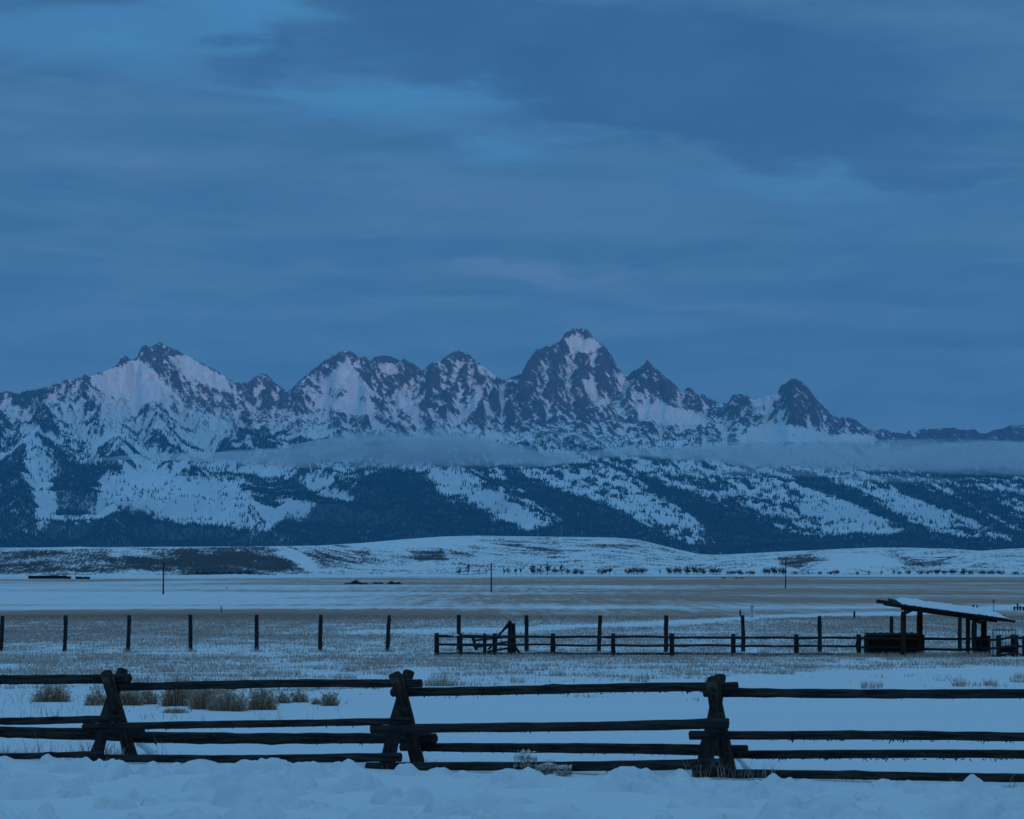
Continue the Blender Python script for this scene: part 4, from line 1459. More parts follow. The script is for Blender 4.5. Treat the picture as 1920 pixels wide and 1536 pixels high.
def slab(name, lo, hi, material, parent, rot=None, center=None):
    lo, hi = Vector(lo), Vector(hi)
    c = (lo + hi) / 2
    e = (hi - lo) / 2
    bv = min(e) * 0.25
    me = box_mesh(name, -e, e)
    me.materials.append(M[material])
    o = obj(name, me, None, parent)
    place(o, parent, c)
    md = o.modifiers.new('bevel', 'BEVEL')
    md.width = bv
    md.segments = 1
    return o


def build_shelter():
    d = DC - 1.2
    s = d / F
    g = C(1760, 1235, d)
    sh = root('shelter', (g.x, g.y, float(gz(g.x, g.y))), 'open log livestock shelter with sloping snow-covered pole roof', 'shelter')
    # roof plane: falls to the right; front edge nearer the camera
    yf, yb = d - 1.15, d + 1.35

    def roof(px, yy, lift=0.0):
        """roof underside at bearing px, depth yy"""
        X = (px - 960) / F * d
        z = float(np.interp(px, [1650, 1895], [CAMZ - (1133 - HOR) * s, CAMZ - (1166 - HOR) * s]))
        return Vector((X, yy, z + lift + .20 * (yy - yf) / (yb - yf) - .06))
    post_at(1694, 1147, sh, d=yf + .25, r=.125, material='red_wood')
    post_at(1725, 1139, sh, d=yb - .25, r=.125, material='red_wood')
    post_at(1815, 1151, sh, d=yb - .25, r=.095, material='post_wood')
    post_at(1827, 1163, sh, d=yf + .3, r=.12, material='post_wood')
    post_at(1845, 1165, sh, d=yf + .9, r=.13, material='dark_plank')
    # cross logs on the post heads, running front to back
    log('cross_log', roof(1690, yf - .25, -.12) , roof(1722, yb + .1, -.12), .10, .095, 'post_wood', sh, sides=10, seg=8)
    log('cross_log', roof(1828, yf - .2, -.12), roof(1816, yb + .1, -.12), .09, .09, 'post_wood', sh, sides=10, seg=8)
    # stringers down the slope
    log('stringer', roof(1684, yf + .2), roof(1862, yf + .2), .085, .08, 'post_wood', sh, sides=10, seg=10)
    log('stringer', roof(1650, yb - .2, .0), roof(1894, yb - .2, .0), .085, .08, 'post_wood', sh, sides=10, seg=12)
    log('stringer', roof(1660, (yf + yb) / 2), roof(1880, (yf + yb) / 2), .08, .075, 'post_wood', sh, sides=10, seg=12)
    # roof poles, side by side across the slope
    n = 34
    for i in range(n):
        px = 1676 + (1876 - 1676) * i / (n - 1)
        r = random.uniform(.055, .08)
        a = roof(px + random.uniform(-1, 1), yf - random.uniform(0, .16), .13)
        b = roof(px + random.uniform(-1, 1), yb + random.uniform(0, .12), .13)
        log('roof_pole', a, b, r, r * .85, random.choice(['post_wood', 'dark_plank', 'pole_wood']), sh, sides=8, seg=5, bend=.01)
    for px0, px1, yy in ((1650, 1700, yf + .05), (1856, 1895, yf + .1), (1850, 1893, yb - .1)):
        log('roof_plank', roof(px0, yy, .08), roof(px1, yy, .08), .06, .055, 'post_wood', sh, sides=8, seg=6)
    # snow on the roof
    us = np.linspace(1684, 1880, 110)
    vs_ = np.linspace(0, 1, 26)
    U, Vv = np.meshgrid(us, vs_)
    X = (U - 960) / F * d
    edge = 3.5 * fbm(U / 9, Vv * 0, 4, 301)
    yy = (yf - .06 + .05 * fbm(U / 6, U * 0, 3, 305)) + (yb + .08 - yf) * Vv
    z0 = np.interp(U, [1650, 1895], [CAMZ - (1133 - HOR) * s, CAMZ - (1166 - HOR) * s]) + .14 + .20 * (yy - yf) / (yb - yf)
    prof = np.interp(U, [1684, 1696, 1720, 1740, 1752, 1765, 1790, 1830, 1865, 1880], [0, .10, .15, .13, .16, .12, .12, .14, .10, 0])
    th = prof * (0.8 + 0.5 * fbm(X / .5, yy / .6, 4, 303)) * np.clip(np.sin(np.pi * np.clip(Vv, 0.0, 1)) * 3.0, 0, 1) ** .5
    th = np.where((Vv < .02) | (Vv > .98), -0.02, th)
    V = np.stack([X.ravel(), yy.ravel(), (z0 + th).ravel()], 1)
    o0 = ORG[sh.name]
    me = mesh_np('roof_snow', V - np.array(o0), grid_faces(*U.shape), True)
    o = obj('roof_snow', me, M['snow_cap'], sh)


build_shelter()


def build_feed_box():
    d0, d1 = DC + .15, DC + 1.5
    g = C(1677, 1233, DC)
    zg = float(gz(g.x, g.y))
    bx = root('feed_box', (g.x, g.y, zg), 'dark plank feed box standing under the left end of the shelter', 'feed box')
    x0, x1 = C(1629, 1200).x, C(1730, 1200).x
    top = CAMZ - (1192 - HOR) / F * DC
    n = 5
    h = (top - zg + .05) / n
    for i in range(n):
        z = zg - .05 + i * h
        slab('plank', (x0, d0, z), (x1, d0 + .05, z + h - .012), 'dark_plank', bx)
        slab('plank', (x0, d1, z), (x1, d1 + .05, z + h - .012), 'dark_plank', bx)
        slab('plank', (x0 - .03, d0 + .05, z), (x0 + .02, d1, z + h - .012), 'dark_plank', bx)
        slab('plank', (x1 - .02, d0 + .05, z), (x1 + .03, d1, z + h - .012), 'dark_plank', bx)
    for x in (x0 - .05, x1 + .05):
        log('corner_post', (x, d0 - .02, zg - .1), (x, d0 - .02, top + (.03 if x > 0 else 0)), .06, .06, 'post_wood', bx, sides=8, seg=4)
    # sloping corrugated lid
    m = 48
    V, Fc = [], []
    for i in range(m):
        t = i / (m - 1)
        w = .018 * math.cos(t * m * 1.05)
        V.append((x0 - .12 + (x1 - x0 - .1) * t - o0x(bx), d1 + .12 - ORG[bx.name].y, top + .10 + w - ORG[bx.name].z))
        V.append((x0 - .02 + (x1 - x0 + .02) * t - o0x(bx), d0 - .12 - ORG[bx.name].y, top + .0 + w - ORG[bx.name].z))
        if i:
            Fc.append((2 * i - 2, 2 * i - 1, 2 * i + 1, 2 * i))
    lid = obj('lid', mesh_py('lid', V, Fc, [M['dark_plank']]), None, bx)
    md = lid.modifiers.new('solid', 'SOLIDIFY')
    md.thickness = .015


def o0x(o):
    return ORG[o.name].x


build_feed_box()


def build_pen():
    d = DC - 3.0
    g = C(1873, 1242, d)
    pen = root('pole_pen', (g.x, g.y, float(gz(g.x, g.y))), 'small pole pen fence right of the shelter at the picture edge', 'fence')
    for px, yt, dd, r in ((1836, 1194, d + 1.2, .105), (1853, 1192, d + 1.4, .10), (1873, 1191, d, .11), (1899, 1190, d + 1.0, .10), (1904, 1191, d, .14), (1921, 1192, d + .8, .1), (2010, 1192, d + .6, .1)):
        post_at(px, yt, pen, d=dd, r=r)
    for (x0, y0, e0, x1, y1, e1) in ((1832, 1199, 1.1, 1876, 1200, -.13), (1832, 1215, 1.1, 1876, 1216, -.13), (1842, 1231, 1.1, 1876, 1231, -.13),
                                     (1870, 1200, -.13, 1905, 1193.5, -.13), (1870, 1215, -.13, 1905, 1211, -.13), (1870, 1230, -.13, 1905, 1225, -.13),
                                     (1900, 1196, -.13, 2010, 1198, .5), (1900, 1212, -.13, 2010, 1213, .5), (1900, 1228, -.13, 2010, 1229, .5)):
        o = log('rail', C(x0, y0, d + e0), C(x1, y1, d + e1), .055, .05, 'pole_wood', pen, bend=.012, sides=9, seg=8)
        if e0 < 0 and x1 < 1910:
            snow_strip(o, C(x0, y0, d + e0), C(x1, y1, d + e1), .05, .045, .028, o, int(y0))
    slab('kick_board', C(1874, 1224, d - .02), C(1898, 1213, d + .03), 'dark_plank', pen)
    # welded wire panel behind
    dp = d + 1.6
    pan = root('livestock_gate', C(1882, 1230, dp), 'pale welded wire gate panel standing behind the small pen', 'gate')
    zb = float(gz(C(1882, 1230, dp).x, dp))
    xs_ = [C(1862 + k * (1904 - 1862) / 7, 1200, dp).x for k in range(8)]
    zt = C(1880, 1181, dp).z
    for k, x in enumerate(xs_):
        r = .03 if k in (0, 7) else .014
        log('bar', (x, dp, zb - .05), (x, dp, zt), r, r, 'galvanised', pan, sides=6, seg=3, rough=.0, end='galvanised')
    for z in (zt, zt - .38, zb + .35):
        log('bar', (xs_[0], dp + .03, z), (xs_[-1], dp + .03, z), .028 if z == zt else .016, .028 if z == zt else .016, 'galvanised', pan, sides=6, seg=3, rough=.0, end='galvanised')


build_pen()


# ------------------------------------------------------------------ poles, stakes and signs out on the plain
def build_plain_things():
    def upole(px, yt, yb, label, arm):
        d = d_of_y(yb)
        a = ground_pt(px, d=d)
        o = root('utility_pole', a, label, 'pole', 'utility poles across the plain')
        top = P(px, yt, d)
        top.x = a.x + .05
        log('shaft', a - Vector((0, 0, .5)), top, .17, .12, 'post_wood', o, sides=8, seg=6)
        if arm:
            log('crossarm', top + Vector((-.95, -.15, -.45)), top + Vector((.95, -.15, -.35)), .06, .06, 'post_wood', o, sides=6, seg=3)
            for k in (-.8, .8):
                log('insulator', top + Vector((k, -.15, -.35)), top + Vector((k, -.15, -.15)), .04, .03, 'galvanised', o, sides=6, seg=3)
    upole(306, 1055, 1115, 'leftmost of three thin utility poles standing far out on the plain', False)
    upole(921, 1055, 1110, 'thin utility pole with a crossarm near the middle of the plain', True)
    upole(1473, 1050, 1104, 'rightmost of three thin utility poles, in front of the leafless tree row', False)

    def stake(px, yt, yb, label, r, material, name='stake', cat='stake', plate=None):
        d = d_of_y(yb)
        a = ground_pt(px, d=d)
        top = P(px, yt, d)
        o = root(name, a, label, cat)
        log('post', a - Vector((0, 0, .15)), Vector((a.x, a.y, top.z)), r, r, material, o, sides=7, seg=4)
        if plate:
            w, h, pm = plate
            w, h = w / F * d, h / F * d
            slab('plate', (a.x - w / 2, a.y - r - .03, top.z - h), (a.x + w / 2, a.y - r - .01, top.z + .02), pm, o)
    stake(1410, 1135, 1160, 'small square grey sign on a thin post out on the plain', .04, 'galvanised', 'sign', 'sign', (5.5, 7, 'grey_sign'))
    stake(1863, 1125, 1146, 'small orange sign on a thin post beyond the shelter roof', .04, 'galvanised', 'sign', 'sign', (4.5, 6, 'orange_sign'))
    stake(1388, 1144, 1157, 'short dark stake left of the small grey sign', .08, 'post_wood')
    stake(1602, 1146, 1160, 'short dark stake beside the snowy track left of the shelter', .09, 'post_wood')
    stake(415, 1137, 1150, 'thin ochre marker post on the brown grass band', .07, 'ochre_paint', 'marker_post', 'marker post')
    stake(425, 1100, 1104, 'tiny dark stake far out beyond the ochre marker post', .12, 'post_wood')
    stake(429, 1162, 1180, 'thin pale stake between two posts of the wire fence', .03, 'galvanised')
    stake(1825, 1134, 1142, 'left one of two tiny stakes beyond the shelter roof', .10, 'post_wood')
    stake(1832, 1134, 1141, 'right one of two tiny stakes beyond the shelter roof', .08, 'post_wood')
    # short fence by the track at the right edge
    d = d_of_y(1145)
    f = root('stub_fence', ground_pt(1910, d=d), 'short broken post fence beside the snowy track at the right edge', 'fence')
    for px, yt in ((1902, 1137), (1908, 1131), (1913, 1136), (1919, 1138), (1960, 1136)):
        a = ground_pt(px, d=d)
        log('post', a - Vector((0, 0, .1)), P(px, yt, d), .09, .09, 'post_wood', f, sides=7, seg=4)
    log('rail', P(1900, 1140, d - .1), P(1962, 1140, d - .1), .06, .06, 'post_wood', f, sides=7, seg=4)

    # long low dark windbreak on the far left
    d = d_of_y(1086)
    s = d / F
    a = ground_pt(110, d=d)
    wb = root('windbreak', a, 'long low dark board windbreak at the far left of the plain', 'windbreak')
    x = 53
    while x < 168:
        w = random.uniform(7, 10)
        p = ground_pt(x, d=d)
        if not 130 < x < 134:
            slab('panel', (p.x, d, p.z - .3), (p.x + w * s - .06, d + .12, p.z + (6.4 + random.uniform(-.6, .6) - (1.2 if x < 132 else 2.2) * (x > 120)) * s), 'dark_plank', wb)
        slab('post', (p.x - .1, d + .14, p.z - .3), (p.x + .1, d + .34, p.z + 6.2 * s), 'post_wood', wb)
        x += w


build_plain_things()


# ------------------------------------------------------------------ plants
def blades(base, h, w, lean_dir, lean, frost, rg, curve=0.35):
    """thin curved blades, 3 triangles each; returns verts, tris, frost"""
    n = len(h)
    V = np.zeros((n, 5, 3))
    side = np.stack([-np.sin(lean_dir), np.cos(lean_dir), 0 * h], 1)
    fa = rg.uniform(0, np.pi, n)
    side = np.stack([np.cos(fa), np.sin(fa), 0 * h], 1)
    ld = np.stack([np.cos(lean_dir), np.sin(lean_dir), 0 * h], 1)
    mid = base + ld * (lean * h * curve)[:, None] + np.array([0, 0, 1.0]) * (h * 0.55)[:, None]
    tip = base + ld * (lean * h)[:, None] + np.array([0, 0, 1.0]) * (h * np.sqrt(np.clip(1 - 0.4 * lean ** 2, .2, 1)))[:, None]
    V[:, 0] = base - side * (w / 2)[:, None]
    V[:, 1] = base + side * (w / 2)[:, None]
    V[:, 2] = mid - side * (w * .38)[:, None]
    V[:, 3] = mid + side * (w * .38)[:, None]
    V[:, 4] = tip
    o = np.arange(n)[:, None] * 5
    T = np.concatenate([o + np.array([[0, 1, 3]]), o + np.array([[0, 3, 2]]), o + np.array([[2, 3, 4]])], 0)
    fr = np.stack([frost * .5, frost * .5, frost, frost, np.clip(frost * 1.3, 0, 1)], 1)
    return V.reshape(-1, 3), T, fr.ravel()


def build_grass():
    rg = np.random.default_rng(5)
    Vs, Ts, Fs = [], [], []
    off = 0

    def add(bx, by, h, w, lean, frost, zf=None, curve=.35):
        nonlocal off
        z = gz(bx, by) - 0.01 if zf is None else zf
        n = len(bx)
        v, t, f = blades(np.stack([bx, by, z], 1), h, w, rg.uniform(0, 6.28, n), lean, frost, rg, curve)
        Vs.append(v); Ts.append(t + off); Fs.append(f)
        off += len(v)
    # field of frosted grass, thinning with distance
    N = 420000
    d = 56 + (260 - 56) * rg.uniform(0, 1, N) ** 1.3
    px = rg.uniform(-70, 1990, N)
    x = (px - 960) / F * d
    c = grass_cover(x, d) + 0.35 * fbm(x / 2.2, d / 3.2, 4, 401) + 0.25 * fbm(x / 9, d / 14, 2, 403)
    k = rg.uniform(0, 1, N) < sstep(0.22, 0.70, c) * 0.8
    x, d = x[k], d[k]
    n = len(x)
    add(x, d, rg.uniform(.05, .17, n), rg.uniform(.012, .03, n) * d / 90, rg.uniform(.1, .7, n), np.clip(rg.normal(.46, .27, n), 0, 1))
    # rank grass at the foot of the shelter, corral and posts
    def patch(px0, px1, d0, d1, n, h0, h1, fr=.55):
        pxs = rg.uniform(px0, px1, n)
        dd = rg.uniform(d0, d1, n)
        x = (pxs - 960) / F * dd
        kk = rg.uniform(0, 1, n) < 0.35 + 0.9 * (0.5 + fbm(x / .8, dd / .8, 3, 411))
        x, dd = x[kk], dd[kk]
        m = len(x)
        add(x, dd, rg.uniform(h0, h1, m), rg.uniform(.010, .022, m), rg.uniform(.1, .8, m), np.clip(rg.normal(fr, .28, m), 0, 1))
    patch(1590, 1760, 117.6, 119.6, 2400, .08, .26, .28)
    patch(1720, 1860, 116.8, 118.6, 2400, .10, .32, .42)
    patch(815, 1600, 118.8, 119.8, 3800, .08, .24, .5)
    patch(1420, 1470, 118.6, 119.6, 300, .2, .45, .35)
    patch(0, 110, 103, 110, 1600, .08, .22, .5)
    for c0 in (357, 481, 601, 728, 241):
        patch(c0 - 12, c0 + 12, 128, 131, 90, .1, .3, .5)
    for _ in range(70):
        c0, d0 = rg.uniform(-40, 1960), rg.uniform(66, 125)
        w = rg.uniform(8, 35)
        patch(c0 - w, c0 + w, d0 - 1.2, d0 + 1.2, int(w * 6), .08, .24, .38)
    # long dry stems standing through the snow by the rail fence
    def stems(px0, px1, off0, off1, n, h0, h1, lean=.5):
        pxs = rg.uniform(px0, px1, n)
        pts = [fence_pt(p, 1425, o) for p, o in zip(pxs, rg.uniform(off0, off1, n))]
        x = np.array([p.x for p in pts]); y = np.array([p.y for p in pts])
        zz = np.array([max(float(gz(a, b)), bank_z(a, b)) - .02 for a, b in zip(x, y)])
        add(x, y, rg.uniform(h0, h1, n), rg.uniform(.004, .008, n), rg.uniform(.2, lean + .5, n), np.clip(rg.normal(.25, .2, n), 0, 1), zz, .3)
    stems(-20, 110, .2, .6, 60, .15, .42)
    stems(130, 185, .1, .5, 50, .12, .35)
    stems(195, 235, -.2, .4, 70, .1, .3)
    stems(280, 340, .2, .7, 14, .15, .45)
    stems(795, 830, -.2, .3, 26, .06, .16, .9)
    stems(1265, 1450, .75, .95, 46, .1, .32)
    stems(1300, 1420, .9, 1.1, 14, .2, .45, .7)
    stems(1890, 1990, .7, .9, 20, .1, .25)
    stems(0, 1920, .8, 1.3, 40, .05, .14)
    # sparse stems over the smooth snow on the left behind the fence
    N = 900
    pxs = rg.uniform(-40, 660, N); dd = rg.uniform(44, 62, N)
    x = (pxs - 960) / F * dd
    kk = fbm(x / 1.5, dd / 2.5, 3, 421) > 0.05
    x, dd = x[kk], dd[kk]
    m = len(x)
    add(x, dd, rg.uniform(.06, .26, m), rg.uniform(.008, .014, m), rg.uniform(.1, .7, m), np.clip(rg.normal(.4, .25, m), 0, 1))
    V, T, Fr = np.concatenate(Vs), np.concatenate(Ts), np.concatenate(Fs)
    print('grass tris', len(T))
    me = mesh_np('dry_grass', V, T, False, {'frost': Fr})
    tag(obj('dry_grass', me, M['dry_grass']), 'frosted dry grass standing through the snow of the field', 'grass', kind='stuff')


build_grass()


def build_brush():
    rg = np.random.default_rng(9)

    def bush(px, w, h, yb, label, fr=.3, dens=1.0):
        d = d_of_y(yb)
        a = ground_pt(px, d=d)
        o = root('brush_clump', a, label, 'shrub', 'rabbitbrush clumps behind the rail fence')
        wr, hh = w * 1.40 / 2 / F * d, h * 0.88 / F * d
        n = int(760 * dens * max(.35, w / 55))
        ang = rg.uniform(0, 6.28, n)
        rr = rg.uniform(0, 1, n) ** .75
        b = np.stack([np.cos(ang) * rr * wr * .85 + rg.normal(0, wr * .12, n), np.sin(ang) * rr * wr * .5, -.03 + 0 * rr], 1)
        lean = np.clip(rr * wr * .35 / hh + rg.normal(0, .2, n), 0, 1.1)
        hgt = hh * (1.12 - .85 * np.clip(np.abs(b[:, 0]) / wr, 0, 1) ** 1.6) * rg.uniform(.35, 1.12, n) * (1 + .25 * np.sin(b[:, 0] * 14 / max(wr, .1) + px))
        ld = ang + rg.normal(0, .5, n)
        V, T, Fv = blades(b, hgt, rg.uniform(.007, .015, n), ld, lean, np.clip(rg.normal(fr, .25, n), 0, 1), rg)
        obj('stems', mesh_np('stems', V, T, False, {'frost': Fv}), M['brush'], o)['kind'] = 'stuff'
        # frosted seed tufts at the tips
        tips = V.reshape(-1, 5, 3)[:, 4]
        sel = rg.uniform(0, 1, n) < .6
        tp = np.repeat(tips[sel], 3, 0) + rg.normal(0, .018, (sel.sum() * 3, 3))
        m = len(tp)
        s = rg.uniform(.008, .02, m)
        q = np.stack([tp + np.stack([s * rg.normal(0, 1, m), s * rg.normal(0, 1, m), s * rg.normal(0, 1, m)], 1) for _ in range(3)], 1)
        obj('seed_tufts', mesh_np('seed_tufts', q.reshape(-1, 3), np.arange(m * 3).reshape(-1, 3), False, {'frost': np.repeat(np.clip(rg.normal(.6, .3, m), 0, 1), 3)}), M['brush'], o)['kind'] = 'stuff'
    bush(98, 56, 36, 1316, 'lone pale brush clump left of the leftmost fence buck')
    bush(180, 34, 30, 1323, 'brush clump half hidden behind the leftmost fence buck, on its left')
    bush(240, 46, 36, 1322, 'brush clump showing just right of the leftmost fence buck', .2)
    bush(275, 34, 32, 1320, 'pale brush clump left of the gap in the brush row')
    bush(336, 52, 52, 1324, 'darkest and tallest brush clump behind the left bay of the fence', .12, 1.5)
    bush(385, 50, 46, 1331, 'olive brush clump in the middle of the left brush row', .25, 1.3)
    bush(428, 56, 42, 1333, 'brush clump with snow-filled gaps left of the last big one', .35, 1.1)
    bush(490, 46, 44, 1331, 'rightmost big brush clump of the row, with upright stems', .3, 1.2)
    bush(530, 24, 20, 1319, 'small thin brush tuft right after the brush row')
    bush(561, 26, 22, 1317, 'small rounded brush tuft standing alone', .4)
    bush(593, 12, 12, 1322, 'tiniest dry tuft right of the brush row')
    bush(618, 26, 26, 1324, 'last small upright tuft at the right of the brush', .3)
    bush(328, 34, 9, 1337, 'flat low sprig in front of the darkest brush clump', .4)
    bush(410, 30, 8, 1300, 'low frosted sprig behind the middle of the brush row', .5)
    bush(830, 60, 26, 1287, 'faint bare twiggy bush right of the middle fence buck', .55, .35)

    # snow-capped seed heads on the bank
    def head(px, py, w, h, label, lean):
        p = fence_pt(px, py, 1.18)
        p.z = bank_z(p.x, p.y) - .01
        o = root('seedhead_plant', p, label, 'plant', 'snowy dry flower heads on the snow bank')
        d = p.y
        wr, hh = w / 2 / F * d, (h) / F * d
        n = 26
        ang = rg.uniform(0, 6.28, n)
        b = np.zeros((n, 3)); b[:, :2] = rg.normal(0, .01, (n, 2))
        V, T, Fv = blades(b, rg.uniform(.6, 1.0, n) * hh, np.full(n, .007), ang, rg.uniform(.1, .7, n), np.full(n, .1), rg)
        obj('stems', mesh_np('stems', V, T, False, {'frost': Fv}), M['seedhead'], o)
        m = 620
        u = rg.normal(0, 1, (m, 3)); u /= np.linalg.norm(u, axis=1)[:, None]
        rad = rg.uniform(.35, 1, m) ** .5
        c = u * np.stack([wr * rad, wr * .8 * rad, hh * .38 * rad], 1) + np.array([lean * hh, 0, hh * .66])
        c += .25 * wr * np.sin(c * 90)
        s = rg.uniform(.006, .016, m)
        q = np.stack([c + s[:, None] * rg.normal(0, 1, (m, 3)) for _ in range(3)], 1)
        up = np.clip((c[:, 2] - hh * .55) / (hh * .45) + rg.normal(0, .25, m), 0, 1)
        obj('seed_head', mesh_np('seed_head', q.reshape(-1, 3), np.arange(m * 3).reshape(-1, 3), False, {'frost': np.repeat(np.clip(.45 + .6 * up, 0, 1), 3)}), M['seedhead'], o)
        # snow resting on top
        for k in range(4):
            cx, cy = rg.normal(0, wr * .45), rg.normal(0, wr * .3)
            r = wr * rg.uniform(.22, .4)
            nt_, np_ = 7, 10
            th = np.linspace(0.02, math.pi / 1.7, nt_); ph = np.linspace(0, 2 * math.pi, np_, endpoint=False)
            TH, PH = np.meshgrid(th, ph, indexing='ij')
            rr_ = r * (1 + .18 * rg.normal(0, 1, TH.shape))
            Vv = np.stack([lean * hh + cx + rr_ * np.sin(TH) * np.cos(PH), cy + rr_ * np.sin(TH) * np.sin(PH), hh * .92 + .5 * rr_ * np.cos(TH) - abs(cx) * .5], -1)
            obj('snow_cap', mesh_np('snow_cap', Vv.reshape(-1, 3), grid_faces(nt_, np_, True), True), M['snow_cap'], o)
    head(985, 1444, 36, 42, 'largest snow-topped dry flower head in front of the bottom rail', 0)
    head(1052, 1447, 30, 34, 'right-hand of the paired dry flower heads on the bank', .1)
    head(1034, 1452, 26, 26, 'middle dry flower head leaning left beside the pair', -.2)
    head(1019, 1461, 18, 18, 'smallest and lowest dry flower head at the bank edge', -.3)


build_brush()


# ------------------------------------------------------------------ bare trees and thickets under the hills
def tree_meshes(seed, wide):
    """unit-height leafless tree: trunk with limbs, and a crown of twigs"""
    rg = np.random.default_rng(seed)
    V, Fc = [], []

    def tube(p, q, r0, r1, n=5):
        p, q = np.array(p), np.array(q)
        ax = q - p
        u = np.cross(ax, [0.3, 0.9, 0.1]); u /= np.linalg.norm(u)
        w = np.cross(ax, u); w /= np.linalg.norm(w)
        b = len(V)
        for c, r in ((p, r0), (q, r1)):
            for k in range(n):
                a = k * 2 * math.pi / n
                V.append(tuple(c + r * (math.cos(a) * u + math.sin(a) * w)))
        for k in range(n):
            Fc.append((b + k, b + (k + 1) % n, b + n + (k + 1) % n, b + n + k))
    ends = []
    stems = 1 if not wide else 5
    for s in range(stems):
        x0 = 0 if stems == 1 else rg.uniform(-.35, .35)
        base = np.array([x0, rg.uniform(-.1, .1) * (stems > 1), -.03])
        top = base + np.array([rg.normal(0, .06), rg.normal(0, .06), rg.uniform(.45, .6)])
        tube(base, top, .032 if stems == 1 else .018, .014)
        for k in range(9 if stems == 1 else 6):
            t = rg.uniform(.3, 1)
            p = base + (top - base) * t
            a = rg.uniform(0, 6.28)
            l = rg.uniform(.2, .42) * (1.15 - .3 * t)
            q = p + l * np.array([math.cos(a) * .75, math.sin(a) * .75, rg.uniform(.5, 1.0)])
            tube(p, q, .012, .005, 4)
            ends.append((p, q))
        ends.append((top * .8 + base * .2, top + np.array([0, 0, .35])))
    trunk = (np.array(V), list(Fc))
    tw = []
    for p, q in ends:
        for k in range(70 if not wide else 60):
            t = rg.uniform(.25, 1.05)
            c = p + (q - p) * t
            dr = (q - p) / np.linalg.norm(q - p) + rg.normal(0, .55, 3)
            dr[2] = abs(dr[2]) * .8 + .15
            dr /= np.linalg.norm(dr)
            e = c + dr * rg.uniform(.06, .2)
            sd = rg.normal(0, 1, 3); sd -= dr * sd.dot(dr); sd /= np.linalg.norm(sd)
            w = .011
            tw += [c - sd * w, c + sd * w, e]
    T = np.array(tw)
    T[:, 2] = np.clip(T[:, 2], -.02, 1.02)
    return trunk, T


